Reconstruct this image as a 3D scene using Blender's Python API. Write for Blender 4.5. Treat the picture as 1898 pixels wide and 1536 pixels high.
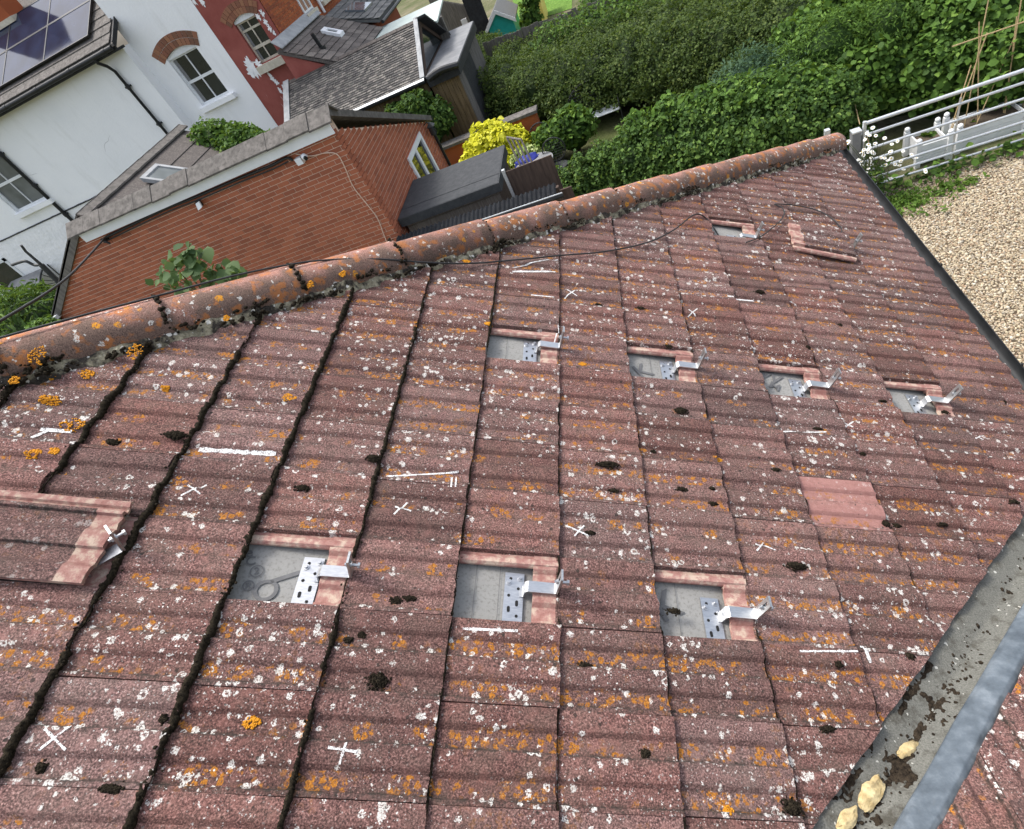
import bpy, bmesh, math, random
import numpy as np
from mathutils import Matrix, Vector, noise as mnoise

# ------------------------------------------------------------------ scene, camera, light
for o in list(bpy.data.objects): bpy.data.objects.remove(o)
scene = bpy.context.scene
COL = scene.collection
OZ = 4.35                                   # the roof datum stands this high above the ground
TH = 0.5204011                              # pitch of the main roof
RW = np.array([[0.9338831, 0.023144, -0.3568288], [0.2221768, 0.7443437, 0.6297538], [0.2801783, -0.6673955, 0.689988]])
CW = np.array([0.47229, -0.15179, 1.3209])
FPX, PPX, PPY, IW, IH = 1032.789, 1003.548, 768.967, 1898.0, 1536.0
cam_d = bpy.data.cameras.new('camera'); cam = bpy.data.objects.new('camera', cam_d); COL.objects.link(cam)
cam_d.sensor_fit = 'HORIZONTAL'; cam_d.sensor_width = 36.0
cam_d.lens = FPX / IW * 36.0
cam_d.shift_x = (IW / 2 - PPX) / IW; cam_d.shift_y = (PPY - IH / 2) / IW
cam_d.clip_start = 0.05; cam_d.clip_end = 3000
mw = np.eye(4); mw[:3, :3] = RW.T; mw[:3, 3] = CW + [0, 0, OZ]
cam.matrix_world = Matrix(mw.tolist())
scene.camera = cam

SUN_ELEV, SUN_AZ = math.radians(64), math.radians(-62)     # azimuth from +Y clockwise
world = bpy.data.worlds.new('World'); scene.world = world; world.use_nodes = True
wn = world.node_tree.nodes; wl = world.node_tree.links; wn.clear()
sky = wn.new('ShaderNodeTexSky'); sky.sky_type = 'NISHITA'; sky.sun_disc = False
sky.sun_elevation = SUN_ELEV; sky.sun_rotation = SUN_AZ; sky.air_density = 1.0; sky.dust_density = 4.0; sky.ozone_density = 1.0
hs = wn.new('ShaderNodeHueSaturation'); hs.inputs['Saturation'].default_value = 0.55
bg = wn.new('ShaderNodeBackground'); bg.inputs['Strength'].default_value = 0.15
wo = wn.new('ShaderNodeOutputWorld')
wl.new(sky.outputs[0], hs.inputs['Color']); wl.new(hs.outputs[0], bg.inputs['Color']); wl.new(bg.outputs[0], wo.inputs['Surface'])
sun_d = bpy.data.lights.new('sun', 'SUN'); sun = bpy.data.objects.new('sun', sun_d); COL.objects.link(sun)
sun_d.energy = 1.3; sun_d.angle = math.radians(12); sun_d.color = (1.0, 0.965, 0.92)
sdir = Vector((math.sin(SUN_AZ) * math.cos(SUN_ELEV), math.cos(SUN_AZ) * math.cos(SUN_ELEV), math.sin(SUN_ELEV)))
sun.rotation_euler = sdir.to_track_quat('Z', 'Y').to_euler()
vs = scene.view_settings; vs.view_transform = 'Standard'; vs.look = 'None'; vs.exposure = 1.15; vs.gamma = 1.0; vs.use_curve_mapping = False

# ------------------------------------------------------------------ geometry helpers
rng = np.random.default_rng(7); random.seed(7)
CS, SN = math.cos(TH), math.sin(TH)
RM = np.array([[CS, 0, SN], [0, 1, 0], [-SN, 0, CS]])      # roof (downslope, along, normal) -> world
def r2w(s, y, n=0.0): return RM @ np.array([s, y, n]) + [0, 0, OZ]
ROOF4 = Matrix([[CS, 0, SN, 0], [0, 1, 0, 0], [-SN, 0, CS, OZ], [0, 0, 0, 1]])
EYE = CW + [0, 0, OZ]
def ray(x, y):
    d = RW.T @ np.array([(x - PPX) / FPX, -(y - PPY) / FPX, -1.0]); return d / np.linalg.norm(d)
def at(x, y, X=None, Y=None, Z=None):       # survey point of the photograph on a plane of the place
    d = ray(x, y); i, v = (0, X) if X is not None else (1, Y) if Y is not None else (2, Z)
    return EYE + d * ((v - EYE[i]) / d[i])
def atroof(x, y, n=0.0):
    d = RM.T @ ray(x, y); c = RM.T @ CW; p = c + d * ((n - c[2]) / d[2]); return p[0], p[1]
def to_px(P):
    v = RW @ (np.asarray(P, float) - EYE); return PPX + FPX * v[0] / -v[2], PPY - FPX * v[1] / -v[2], -v[2]
def nz(x, y, z=0.0, s=1.0): return mnoise.noise(Vector((x * s, y * s, z * s)))

class MB:
    """collects verts/faces; build() links ONE mesh object"""
    def __init__(self): self.v = []; self.f = []; self.m = []
    def add(self, vs, fs, m=0):
        b = len(self.v); self.v += [tuple(map(float, p)) for p in vs]
        self.f += [tuple(b + i for i in f) for f in fs]; self.m += [m] * len(fs)
    def box(self, c, size, R=None, m=0):
        hx, hy, hz = [k / 2 for k in size]
        P = np.array([(x, y, z) for z in (-hz, hz) for y in (-hy, hy) for x in (-hx, hx)])
        if R is not None: P = P @ np.asarray(R).T
        self.add(P + np.asarray(c, float), [(0, 2, 3, 1), (4, 5, 7, 6), (0, 1, 5, 4), (2, 6, 7, 3), (0, 4, 6, 2), (1, 3, 7, 5)], m)
    def b2(self, lo, hi, m=0):
        lo = np.asarray(lo, float); hi = np.asarray(hi, float); self.box((lo + hi) / 2, hi - lo, None, m)
    def prism(self, poly, ext, m=0):
        P = np.asarray(poly, float); n = len(P); e = np.asarray(ext, float)
        self.add(np.vstack([P, P + e]), [tuple(range(n))[::-1], tuple(range(n, 2 * n))] + [(i, (i + 1) % n, n + (i + 1) % n, n + i) for i in range(n)], m)
    def tube(self, path, r, seg=8, m=0, cap=True):
        P = np.asarray(path, float); n = len(P); r = np.broadcast_to(np.asarray(r, float), (n,))
        T = np.gradient(P, axis=0); T /= np.linalg.norm(T, axis=1)[:, None] + 1e-12
        up = np.array([0, 0, 1.0]) if abs(T[0][2]) < .9 else np.array([1.0, 0, 0]); V = []
        for i in range(n):
            a = np.cross(T[i], up); a /= np.linalg.norm(a) + 1e-12; b = np.cross(a, T[i]); up = b
            for k in range(seg):
                t = 2 * math.pi * k / seg; V.append(P[i] + r[i] * (a * math.cos(t) + b * math.sin(t)))
        F = [(i * seg + k, i * seg + (k + 1) % seg, (i + 1) * seg + (k + 1) % seg, (i + 1) * seg + k) for i in range(n - 1) for k in range(seg)]
        if cap: F += [tuple(range(seg))[::-1], tuple((n - 1) * seg + k for k in range(seg))]
        self.add(V, F, m)
    def grid(self, fn, nu, nv, m=0, flip=False):
        V = [fn(i / nu, j / nv) for i in range(nu + 1) for j in range(nv + 1)]; w = nv + 1
        F = [(i * w + j, (i + 1) * w + j, (i + 1) * w + j + 1, i * w + j + 1) for i in range(nu) for j in range(nv)]
        if flip: F = [f[::-1] for f in F]
        self.add(V, F, m)
    def blob(self, c, r, amp=.35, freq=3.0, seed=0.0, sub=2, R=None, m=0):
        bm = bmesh.new(); bmesh.ops.create_icosphere(bm, subdivisions=sub, radius=1.0)
        V = []
        for v in bm.verts:
            k = 1 + amp * nz(v.co.x * freq + seed, v.co.y * freq, v.co.z * freq) + amp * .5 * nz(v.co.x * freq * 2.7 + seed, v.co.y * freq * 2.7, v.co.z * freq * 2.7)
            V.append(np.array(v.co) * k * np.asarray(r, float))
        V = np.array(V)
        if R is not None: V = V @ np.asarray(R).T
        self.add(V + np.asarray(c, float), [tuple(x.index for x in f.verts) for f in bm.faces], m); bm.free()
    def build(self, name, mats, parent=None, smooth=None, loc=None):
        me = bpy.data.meshes.new(name); V = np.array(self.v, float)
        if loc is not None: V = V - np.asarray(loc, float)
        me.from_pydata(V.tolist(), [], self.f)
        return fin(name, me, mats, parent, smooth, self.m, loc)
def fin(name, me, mats, parent=None, smooth=None, mi=None, loc=None):
    mats = mats if isinstance(mats, (list, tuple)) else [mats]
    for k in mats: me.materials.append(k)
    if mi is not None and len(mats) > 1: me.polygons.foreach_set('material_index', mi)
    if smooth is not None:
        me.polygons.foreach_set('use_smooth', [True] * len(me.polygons))
        if smooth < 180: me.set_sharp_from_angle(angle=math.radians(smooth))
    me.update()
    o = bpy.data.objects.new(name, me); COL.objects.link(o)
    if loc is not None: o.location = loc
    if parent is not None: put(o, parent)
    return o
PW = {}
def put(o, parent):                          # parent without moving (no depsgraph update needed)
    o.parent = parent
    def wm(k): return k.matrix_basis if k.parent is None else wm(k.parent) @ k.matrix_parent_inverse @ k.matrix_basis
    o.matrix_parent_inverse = wm(parent).inverted()
def tag(o, label=None, cat=None, group=None, kind=None):
    if label: o['label'] = label
    if cat: o['category'] = cat
    if group: o['group'] = group
    if kind: o['kind'] = kind
    return o
def thing(name, label, cat, loc=(0, 0, 0), group=None):
    o = bpy.data.objects.new(name, None); o.empty_display_size = .1; COL.objects.link(o); o.location = tuple(map(float, loc))
    return tag(o, label, cat, group)
def link_mesh(name, me, parent=None, mat4=None):
    o = bpy.data.objects.new(name, me); COL.objects.link(o)
    if mat4 is not None: o.matrix_basis = mat4
    if parent is not None: put(o, parent)
    return o

# ------------------------------------------------------------------ material helpers
class NT:
    def __init__(self, name):
        self.mat = bpy.data.materials.new(name); self.mat.use_nodes = True
        self.t = self.mat.node_tree; self.t.nodes.clear()
        self.out = self.t.nodes.new('ShaderNodeOutputMaterial'); self.p = self.t.nodes.new('ShaderNodeBsdfPrincipled')
        self.t.links.new(self.p.outputs[0], self.out.inputs['Surface'])
    def n(self, typ, **kw):
        x = self.t.nodes.new(typ)
        for k, v in kw.items(): setattr(x, k, v)
        return x
    def s(self, sock, v):
        if v is None: return
        if hasattr(v, 'is_output'): self.t.links.new(v, sock)
        else:
            if isinstance(v, (tuple, list)) and len(v) == 3 and sock.type == 'RGBA': v = (*v, 1)
            sock.default_value = v
    def co(self, kind='Object', rand=True, scale=None):
        o = self.n('ShaderNodeTexCoord').outputs[kind]
        if rand:
            r = self.n('ShaderNodeObjectInfo').outputs['Random']
            c = self.n('ShaderNodeCombineXYZ'); self.s(c.inputs[0], self.mul(r, 37.3)); self.s(c.inputs[1], self.mul(r, 91.7)); self.s(c.inputs[2], self.mul(r, 53.1))
            o = self.vm('ADD', o, c.outputs[0])
        if scale: o = self.vm('MULTIPLY', o, scale)
        return o
    def rnd(self): return self.n('ShaderNodeObjectInfo').outputs['Random']
    def attr(self, name): return self.n('ShaderNodeAttribute', attribute_name=name).outputs['Fac']
    def vm(self, op, a, b=None):
        x = self.n('ShaderNodeVectorMath', operation=op); self.s(x.inputs[0], a); self.s(x.inputs[1], b); return x.outputs[0]
    def m(self, op, a, b=None, clamp=False):
        x = self.n('ShaderNodeMath', operation=op); x.use_clamp = clamp; self.s(x.inputs[0], a); self.s(x.inputs[1], b); return x.outputs[0]
    def mul(self, a, b): return self.m('MULTIPLY', a, b)
    def add(self, a, b): return self.m('ADD', a, b)
    def step(self, x, lo, hi):               # linear 0..1 between lo and hi
        k = self.n('ShaderNodeMapRange'); k.clamp = True; self.s(k.inputs[0], x); k.inputs[1].default_value = lo; k.inputs[2].default_value = hi; return k.outputs[0]
    def noise(self, co, scale, detail=3, rough=.55, col=False, dist=0.0):
        x = self.n('ShaderNodeTexNoise'); self.s(x.inputs['Vector'], co); x.inputs['Scale'].default_value = scale; x.inputs['Detail'].default_value = detail; x.inputs['Roughness'].default_value = rough; x.inputs['Distortion'].default_value = dist
        return x.outputs['Color' if col else 'Fac']
    def vor(self, co, scale, feature='F1'):
        x = self.n('ShaderNodeTexVoronoi', feature=feature); self.s(x.inputs['Vector'], co); x.inputs['Scale'].default_value = scale
        sp = self.n('ShaderNodeSeparateColor'); self.s(sp.inputs[0], x.outputs['Color'])
        return x.outputs['Distance'], sp.outputs[0], sp.outputs[1]
    def warp(self, co, scale, amt):
        c = self.noise(co, scale, 2, .5, True); c = self.vm('SUBTRACT', c, (.5, .5, .5)); return self.vm('ADD', co, self.vm('MULTIPLY', c, (amt, amt, amt)))
    def ramp(self, f, stops, interp='LINEAR'):
        x = self.n('ShaderNodeValToRGB'); x.color_ramp.interpolation = interp; e = x.color_ramp.elements
        while len(e) < len(stops): e.new(.5)
        for k, (p, c) in zip(e, stops): k.position = p; k.color = (*c, 1) if len(c) == 3 else c
        self.s(x.inputs[0], f); return x.outputs[0]
    def mix(self, f, a, b, mode='MIX'):
        x = self.n('ShaderNodeMix', data_type='RGBA', blend_type=mode); self.s(x.inputs[0], f); self.s(x.inputs[6], a); self.s(x.inputs[7], b); return x.outputs[2]
    def bump(self, h, strength=.5, dist=.002, normal=None):
        x = self.n('ShaderNodeBump'); x.inputs['Strength'].default_value = strength; x.inputs['Distance'].default_value = dist; self.s(x.inputs['Height'], h); self.s(x.inputs['Normal'], normal); return x.outputs[0]
    def done(self, col, rough=.8, bump=None, metal=None, spec=None, alpha=None):
        self.s(self.p.inputs['Base Color'], col); self.s(self.p.inputs['Roughness'], rough); self.s(self.p.inputs['Normal'], bump)
        self.s(self.p.inputs['Metallic'], metal); self.s(self.p.inputs['Specular IOR Level'], spec); self.s(self.p.inputs['Alpha'], alpha)
        return self.mat
def simple(name, c1, c2, scale=20, rough=.8, bump=.3, bdist=.002, bscale=None, metal=None, detail=4, co='Object', spec=.3, stain=None):
    t = NT(name); c = t.co(co)
    f = t.noise(c, scale, detail); col = t.ramp(f, [(.3, c1), (.7, c2)])
    if stain: col = t.mix(t.mul(t.step(t.noise(c, stain[1], 4, .6), .5, .72), stain[2]), col, stain[0])
    b = t.bump(t.noise(c, bscale or scale * 4, 4), bump, bdist) if bump else None
    return t.done(col, rough, b, metal, spec)
# ------------------------------------------------------------------ roof materials
G, CV, Y0, THK, HEADLAP = 0.2713, 0.193, 0.010, 0.0135, 0.066
EAVE_S = 2.050
def tile_material(name, pink=0.0, orange=1.0, dark=0.0, white=1.0):
    t = NT(name); c = t.co(); r = t.rnd()
    fresh = t.attr('fresh'); pan = t.attr('pan'); slope = t.attr('slope'); edge = t.attr('edge')
    g = t.noise(c, 250, 3, .68)
    base = t.ramp(g, [(.34, (.034, .021, .019)), (.46, (.112, .060, .053)), (.56, (.205, .106, .092)), (.70, (.44, .265, .232))])
    pos = t.n('ShaderNodeNewGeometry').outputs['Position']; big = t.noise(pos, 1.9, 4, .62)
    w = t.add(t.mul(t.noise(c, 16, 3, .6), .7), t.mul(big, .3))
    base = t.mix(t.mul(t.step(w, .42, .66), .55), base, t.ramp(g, [(.3, (.075, .052, .043)), (.7, (.24, .165, .135))]))
    base = t.mix(t.mul(t.step(t.noise(c, 34, 2), .54, .70), .40), base, (.30, .150, .128))
    base = t.mix(t.mul(slope, .40), base, t.ramp(g, [(.3, (.050, .026, .022)), (.7, (.115, .056, .046))]))  # channel slopes darkened: their shade is painted into the tile colour
    if pink: base = t.mix(pink, base, t.ramp(t.noise(c, 60, 3), [(.3, (.40, .165, .135)), (.7, (.50, .225, .185))]))
    val = t.add(.70, t.mul(r, .38)); base = t.mix(1.0, base, t.n('ShaderNodeCombineColor').outputs[0], 'MIX') if False else base
    hsv = t.n('ShaderNodeHueSaturation'); t.s(hsv.inputs['Value'], val); t.s(hsv.inputs['Saturation'], t.add(.86, t.mul(t.m('FRACT', t.mul(r, 17.3)), .24))); t.s(hsv.inputs['Color'], base); base = hsv.outputs[0]
    # dirt collecting along the upstands
    em = t.mul(edge, t.step(t.noise(c, 55, 4, .65), .40, .56))
    base = t.mix(t.mul(em, .85), base, (.040, .036, .030))
    # orange lichen, mostly in the pans
    oc = t.warp(c, 130, .010)
    od, orr, _ = t.vor(oc, 62)
    patch = t.noise(c, 13, 2, .5)
    om = t.step(t.add(t.add(t.add(patch, t.mul(t.m('SUBTRACT', big, .5), .30)), t.mul(pan, .15)), t.mul(t.m('FRACT', t.mul(r, 7.7)), .14)),   .715 - .03 * orange, .80 - .03 * orange)
    ring = t.m('SUBTRACT', 1.0, t.m('ABSOLUTE', t.mul(t.m('SUBTRACT', od, .30), 3.2)), True)
    om = t.mul(om, t.step(t.add(t.noise(c, 190, 3, .65), t.mul(ring, .34)), .60, .74))
    om = t.mul(om, t.step(orr, .15, .3)); om = t.mul(om, t.mul(t.add(.22, t.mul(pan, .78)), orange))
    base = t.mix(t.mul(om, .95), base, t.ramp(t.noise(c, 260, 2), [(.35, (.22, .080, .010)), (.65, (.46, .19, .028))]))
    # white crustose lichen: blotches, small dots, rings
    wc = t.warp(t.warp(c, 60, .010), 190, .012); dens = t.add(t.add(t.mul(t.noise(c, 9, 3, .6), .75), t.mul(t.noise(pos, 3.1, 3, .6), .30)), t.mul(t.m('SUBTRACT', t.m('FRACT', t.mul(r, 5.3)), .5), .16))
    d1, r1, q1 = t.vor(wc, 52)
    rad = t.mul(t.m('POWER', r1, 3.6), .66); rad = t.mul(rad, t.step(t.add(dens, t.mul(edge, .20)), .33, .60)); rad = t.add(rad, t.mul(t.mul(edge, t.step(dens, .45, .6)), .10))
    m1 = t.step(t.m('SUBTRACT', rad, d1), 0.0, .07)
    hole = t.mul(t.step(t.m('SUBTRACT', t.mul(rad, .45), d1), 0.0, .05), t.step(q1, .62, .64)); m1 = t.mul(m1, t.m('SUBTRACT', 1.0, hole))
    d2, r2, q2 = t.vor(t.warp(c, 300, .005), 150)
    m2 = t.mul(t.step(t.m('SUBTRACT', t.mul(t.step(r2, .84, 1.0), .50), d2), 0.0, .09), t.step(dens, .42, .62))
    m3 = t.mul(t.step(t.noise(c, 150, 2, .5), .665, .70), t.step(dens, .46, .66))
    wm = t.m('MAXIMUM', t.m('MAXIMUM', m1, m2), m3); wm = t.mul(wm, white)
    wm = t.mul(wm, t.step(t.noise(c, 300, 2), .36, .52))
    base = t.mix(t.mul(wm, .92), base, t.ramp(t.noise(c, 90, 3), [(.3, (.42, .40, .36)), (.6, (.70, .68, .63))]))
    # black specks
    d4, r4, q4 = t.vor(t.warp(c, 200, .006), 70)
    sm = t.step(t.m('SUBTRACT', t.mul(t.step(r4, .90, 1.0), .40), d4), 0.0, .08)
    base = t.mix(t.mul(sm, .8), base, (.030, .026, .022))
    # unweathered concrete under the head lap
    fcol = t.ramp(t.noise(c, 38, 4, .6), [(.36, (.30, .145, .122)), (.5, (.38, .215, .180)), (.62, (.50, .385, .300))])
    fcol = t.mix(t.mul(t.step(t.noise(c, 120, 4, .7), .6, .72), .5), fcol, (.14, .10, .075))
    fcol = t.mix(t.mul(slope, .5), fcol, (.20, .088, .074))  # same painted shade on the slopes of the fresh concrete
    ff = t.step(t.add(fresh, t.mul(t.m('SUBTRACT', t.noise(c, 45, 3), .5), .5)), .42, .58)
    col = t.mix(ff, base, fcol)
    if dark: col = t.mix(dark, col, (.035, .028, .026))
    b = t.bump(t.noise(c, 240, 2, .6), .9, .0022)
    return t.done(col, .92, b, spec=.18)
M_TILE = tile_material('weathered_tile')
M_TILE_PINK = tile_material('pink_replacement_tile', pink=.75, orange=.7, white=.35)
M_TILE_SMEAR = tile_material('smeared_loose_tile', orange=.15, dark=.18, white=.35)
M_TILE_DARK = tile_material('shaded_weathered_tile', orange=.25, dark=.52, white=.6)  # dark mix paints in shading as well as moss
M_MOSS = simple('dark_moss', (.006, .005, .0035), (.042, .033, .021), 160, .95, 1.0, .004, 420, spec=.1)
M_MOSS_G = simple('grey_moss', (.022, .021, .018), (.095, .088, .070), 90, .95, 1.0, .004, 300, spec=.1)
def hip_material():
    t = NT('hip_tile_clay'); c = t.co()
    g = t.noise(c, 300, 3, .6); w = t.noise(c, 9, 4, .6)
    a = t.ramp(g, [(.3, (.15, .068, .050)), (.5, (.30, .155, .122)), (.7, (.46, .285, .235))])
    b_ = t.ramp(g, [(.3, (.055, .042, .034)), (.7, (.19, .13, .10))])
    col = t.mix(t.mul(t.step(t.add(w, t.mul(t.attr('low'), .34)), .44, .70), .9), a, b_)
    col = t.mix(t.mul(t.step(t.noise(t.warp(c, 60, .02), 22, 3), .53, .63), .55), col, (.44, .15, .03))
    d1, r1, q1 = t.vor(t.warp(c, 110, .022), 58)
    m1 = t.mul(t.step(t.m('SUBTRACT', t.mul(t.m('POWER', r1, 6.0), .60), d1), 0, .08), t.step(t.noise(c, 260, 2), .36, .5)); col = t.mix(t.mul(m1, .85), col, (.62, .60, .54))
    d2, r2, q2 = t.vor(t.warp(c, 130, .012), 24)
    m2 = t.mul(t.step(t.m('SUBTRACT', t.mul(t.step(r2, .72, 1.0), .40), d2), 0, .08), t.step(t.noise(c, 230, 2), .38, .5)); col = t.mix(t.mul(m2, .95), col, (.58, .25, .025))
    d3, r3, q3 = t.vor(c, 230); m3 = t.step(t.m('SUBTRACT', t.mul(t.step(r3, .85, 1.0), .5), d3), 0, .1); col = t.mix(t.mul(m3, .8), col, (.02, .018, .016))
    hsv = t.n('ShaderNodeHueSaturation'); t.s(hsv.inputs['Value'], t.add(.75, t.mul(t.rnd(), .45))); t.s(hsv.inputs['Color'], col)
    return t.done(hsv.outputs[0], .92, t.bump(t.noise(c, 200, 2, .6), .8, .0022), spec=.15)
M_HIP = hip_material()
def mortar_material():
    t = NT('mossy_mortar'); c = t.co('Object', False)
    g = t.noise(c, 120, 4, .65)
    col = t.ramp(g, [(.3, (.13, .115, .075)), (.5, (.29, .26, .18)), (.7, (.45, .41, .30))])
    mo = t.step(t.add(t.noise(c, 19, 4, .6), t.mul(t.noise(c, 120, 2), .25)), .56, .68)
    col = t.mix(mo, col, t.ramp(g, [(.3, (.014, .012, .010)), (.7, (.07, .06, .05))]))
    d1, r1, q1 = t.vor(t.warp(c, 130, .012), 60); m1 = t.step(t.m('SUBTRACT', t.mul(t.m('POWER', r1, 4.0), .55), d1), 0, .08); col = t.mix(t.mul(m1, .9), col, (.62, .60, .54))
    return t.done(col, .95, t.bump(t.noise(c, 90, 3), .9, .005), spec=.1)
M_MORTAR = mortar_material()
M_LICHEN = simple('orange_lichen', (.42, .16, .012), (.66, .30, .03), 260, .95, .9, .002, 420, spec=.1)
M_UNDERLAY = simple('grey_underlay', (.235, .232, .218), (.285, .28, .262), 9, .8, .35, .002, 140, stain=((.10, .09, .075), 130, .55))
M_PRINT = simple('underlay_print', (.11, .11, .11), (.15, .15, .15), 60, .7, 0)
def steel_material(name, c1, c2, rough, metal=1.0):
    t = NT(name); c = t.co('Object', True, (1, 6, 1)); f = t.noise(c, 60, 3)
    return t.done(t.ramp(f, [(.3, c1), (.7, c2)]), t.ramp(f, [(.3, (rough,) * 3), (.7, (rough + .12,) * 3)]), t.bump(f, .06, .001), metal)
M_STEEL = steel_material('stainless_steel', (.44, .45, .46), (.56, .57, .58), .36)
M_STEEL_D = steel_material('stainless_edge', (.40, .41, .41), (.55, .56, .56), .40)
M_HOLE = simple('dark_hole', (.012, .012, .012), (.02, .02, .02), 20, .9, 0)
def chalk_material():
    t = NT('white_chalk'); c = t.co('Object', False)
    a = t.step(t.add(t.noise(c, 330, 3, .7), t.mul(t.noise(c, 60, 2), .35)), .52, .70)
    return t.done((.74, .74, .72), .95, None, spec=.1, alpha=a)
M_CHALK = chalk_material()
M_CABLE = simple('black_cable', (.018, .018, .018), (.035, .035, .034), 60, .5, .1, .0005)
M_BLACKPL = simple('black_plastic', (.012, .013, .014), (.024, .025, .026), 12, .42, .08, .001)
def valley_material():
    t = NT('grey_valley_liner'); c = t.co('Object', False); g = t.noise(c, 260, 4, .65)
    col = t.ramp(g, [(.3, (.085, .085, .073)), (.7, (.20, .197, .172))])
    col = t.mix(t.mul(t.step(t.noise(c, 14, 5, .7), .52, .66), .8), col, (.050, .045, .034))
    d, r, _ = t.vor(t.warp(c, 150, .01), 90); col = t.mix(t.mul(t.step(t.m('SUBTRACT', t.mul(t.step(r, .9, 1.0), .45), d), 0, .08), .8), col, (.55, .54, .48))
    return t.done(col, .9, t.bump(g, .5, .002), spec=.2)
M_VALLEY = valley_material()
def lead_material():
    t = NT('weathered_lead'); c = t.co('Object', False); f = t.noise(c, 18, 5, .6)
    col = t.ramp(f, [(.28, (.050, .064, .078)), (.5, (.098, .120, .140)), (.72, (.18, .21, .235))])
    col = t.mix(t.mul(t.step(t.noise(c, 60, 4, .7), .58, .72), .6), col, (.10, .115, .125))
    return t.done(col, .62, t.bump(t.add(t.noise(c, 26, 3), t.mul(t.noise(c, 140, 3), .25)), .55, .006), spec=.4)
M_LEAD = lead_material()
M_MORTAR_Y = simple('cream_mortar_lump', (.40, .29, .13), (.66, .54, .30), 45, .95, .8, .004, 160, stain=((.10, .075, .04), 40, .7))
M_DIRT = simple('valley_dirt', (.012, .009, .007), (.060, .045, .030), 120, .95, 1.0, .006, 260, spec=.1)
M_RENDERW = simple('house_render', (.50, .47, .42), (.60, .57, .52), 8, .9, .3, .004)

# ------------------------------------------------------------------ the tile
# profile across one tile, v = 0 near joint .. 1 far joint : (v, height, slope, pan, edge)
PROF = [(0.0, 0, 0, 0, .3), (.032, .0005, 0, 0, .6), (.048, 0, .3, 0, 1), (.062, -.0085, .2, .5, 1), (.085, -.0090, 0, 1, .45), (.155, -.0093, 0, 1, 0), (.232, -.0090, .1, 1, 0),
        (.248, -.0084, .7, .4, 0), (.292, -.0008, 1, 0, 0), (.308, .0003, .2, 0, 0), (.40, .0007, 0, 0, 0), (.502, .0003, 0, 0, .3), (.520, -.0006, .2, 0, 1),
        (.534, -.0085, .2, .5, 1), (.556, -.0090, 0, 1, .45), (.63, -.0093, 0, 1, 0), (.712, -.0090, .1, 1, 0), (.728, -.0084, .7, .4, 0), (.772, -.0008, 1, 0, 0), (.788, .0003, .2, 0, 0), (.88, .0006, 0, 0, 0), (.992, .0002, 0, 0, 0)]
PV = np.array([p[0] for p in PROF]); PH = np.array([p[1] * 1.08 for p in PROF])
def surf_n(s, y):                            # height of the laid tile surface over the roof datum
    k = math.ceil(s / G - 1e-9); tail = min(G * k, EAVE_S); v = ((y - Y0) / CV) % 1.0
    return float(np.interp(v, PV, PH)) - (tail - s) * THK / G
TLEN = G + HEADLAP
def tile_mesh(seed):
    r = np.random.default_rng(seed); nx = 9; T = .011
    xs = np.concatenate([np.linspace(-TLEN, -G - .012, 3), [-G - .004], np.linspace(-G, 0, nx - 2)]); nx = len(xs)
    rows = [(-.037, -.0165, .2, 0, 0), (-.031, -.0085, 0, 0, .2), (-.017, -.0085, .2, 0, .2), (-.012, -.0145, .3, 0, .5), (-.003, -.0145, .2, 0, .6)] + [(p[0] * CV, p[1] * 1.08, *p[2:]) for p in PROF]
    ny = len(rows); V = []; A = {'fresh': [], 'pan': [], 'slope': [], 'edge': []}
    for i, x in enumerate(xs):
        for jx, (y, h, sl, pn, ed) in enumerate(rows):
            tail = (i == nx - 1)
            jx_ = x + (r.normal(0, .0011) if tail else 0) + (.0012 * math.sin(seed * 3 + y * 40) if tail else 0)
            dz = .0007 * nz(x * 25 + seed * 9, y * 25, seed) - (.0012 if tail else 0)
            V.append((jx_, y, h + dz))
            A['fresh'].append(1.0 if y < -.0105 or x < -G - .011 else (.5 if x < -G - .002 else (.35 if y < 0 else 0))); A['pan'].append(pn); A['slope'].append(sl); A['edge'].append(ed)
    n = len(V); w = ny
    F = [(i * w + j, (i + 1) * w + j, (i + 1) * w + j + 1, i * w + j + 1) for i in range(nx - 1) for j in range(ny - 1)]
    bi = [0, nx - 1]                          # underside: two rows
    B = {}
    for i in bi:
        for j in range(ny):
            x, y, h = V[i * w + j]; B[(i, j)] = len(V); V.append((x, y, min(h, -.001 if j > 4 else h) - T + (.0 if j > 4 else .004)))
            for k in A: A[k].append(A[k][i * w + j] if k != 'edge' else .5)
    for j in range(ny - 1): F.append((B[(0, j)], B[(0, j + 1)], B[(nx - 1, j + 1)], B[(nx - 1, j)]))
    for i in bi:
        for j in range(ny - 1):
            f = (i * w + j, i * w + j + 1, B[(i, j + 1)], B[(i, j)]); F.append(f if i == 0 else f[::-1])
    for j in (0, ny - 1):
        f = tuple(i * w + j for i in range(nx)) + (B[(nx - 1, j)], B[(0, j)]); F.append(f if j else f[::-1])
    me = bpy.data.meshes.new('tile'); me.from_pydata(V, [], F)
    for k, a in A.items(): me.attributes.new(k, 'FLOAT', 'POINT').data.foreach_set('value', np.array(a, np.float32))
    me.polygons.foreach_set('use_smooth', [True] * len(me.polygons)); me.set_sharp_from_angle(angle=math.radians(28))
    me.materials.append(M_TILE); me.update(); return me
TILES = [tile_mesh(k) for k in range(6)]
TILE_RT = Matrix.Rotation(-math.atan2(THK, G), 4, 'Y')     # head dips below the course above (checked below)
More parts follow.
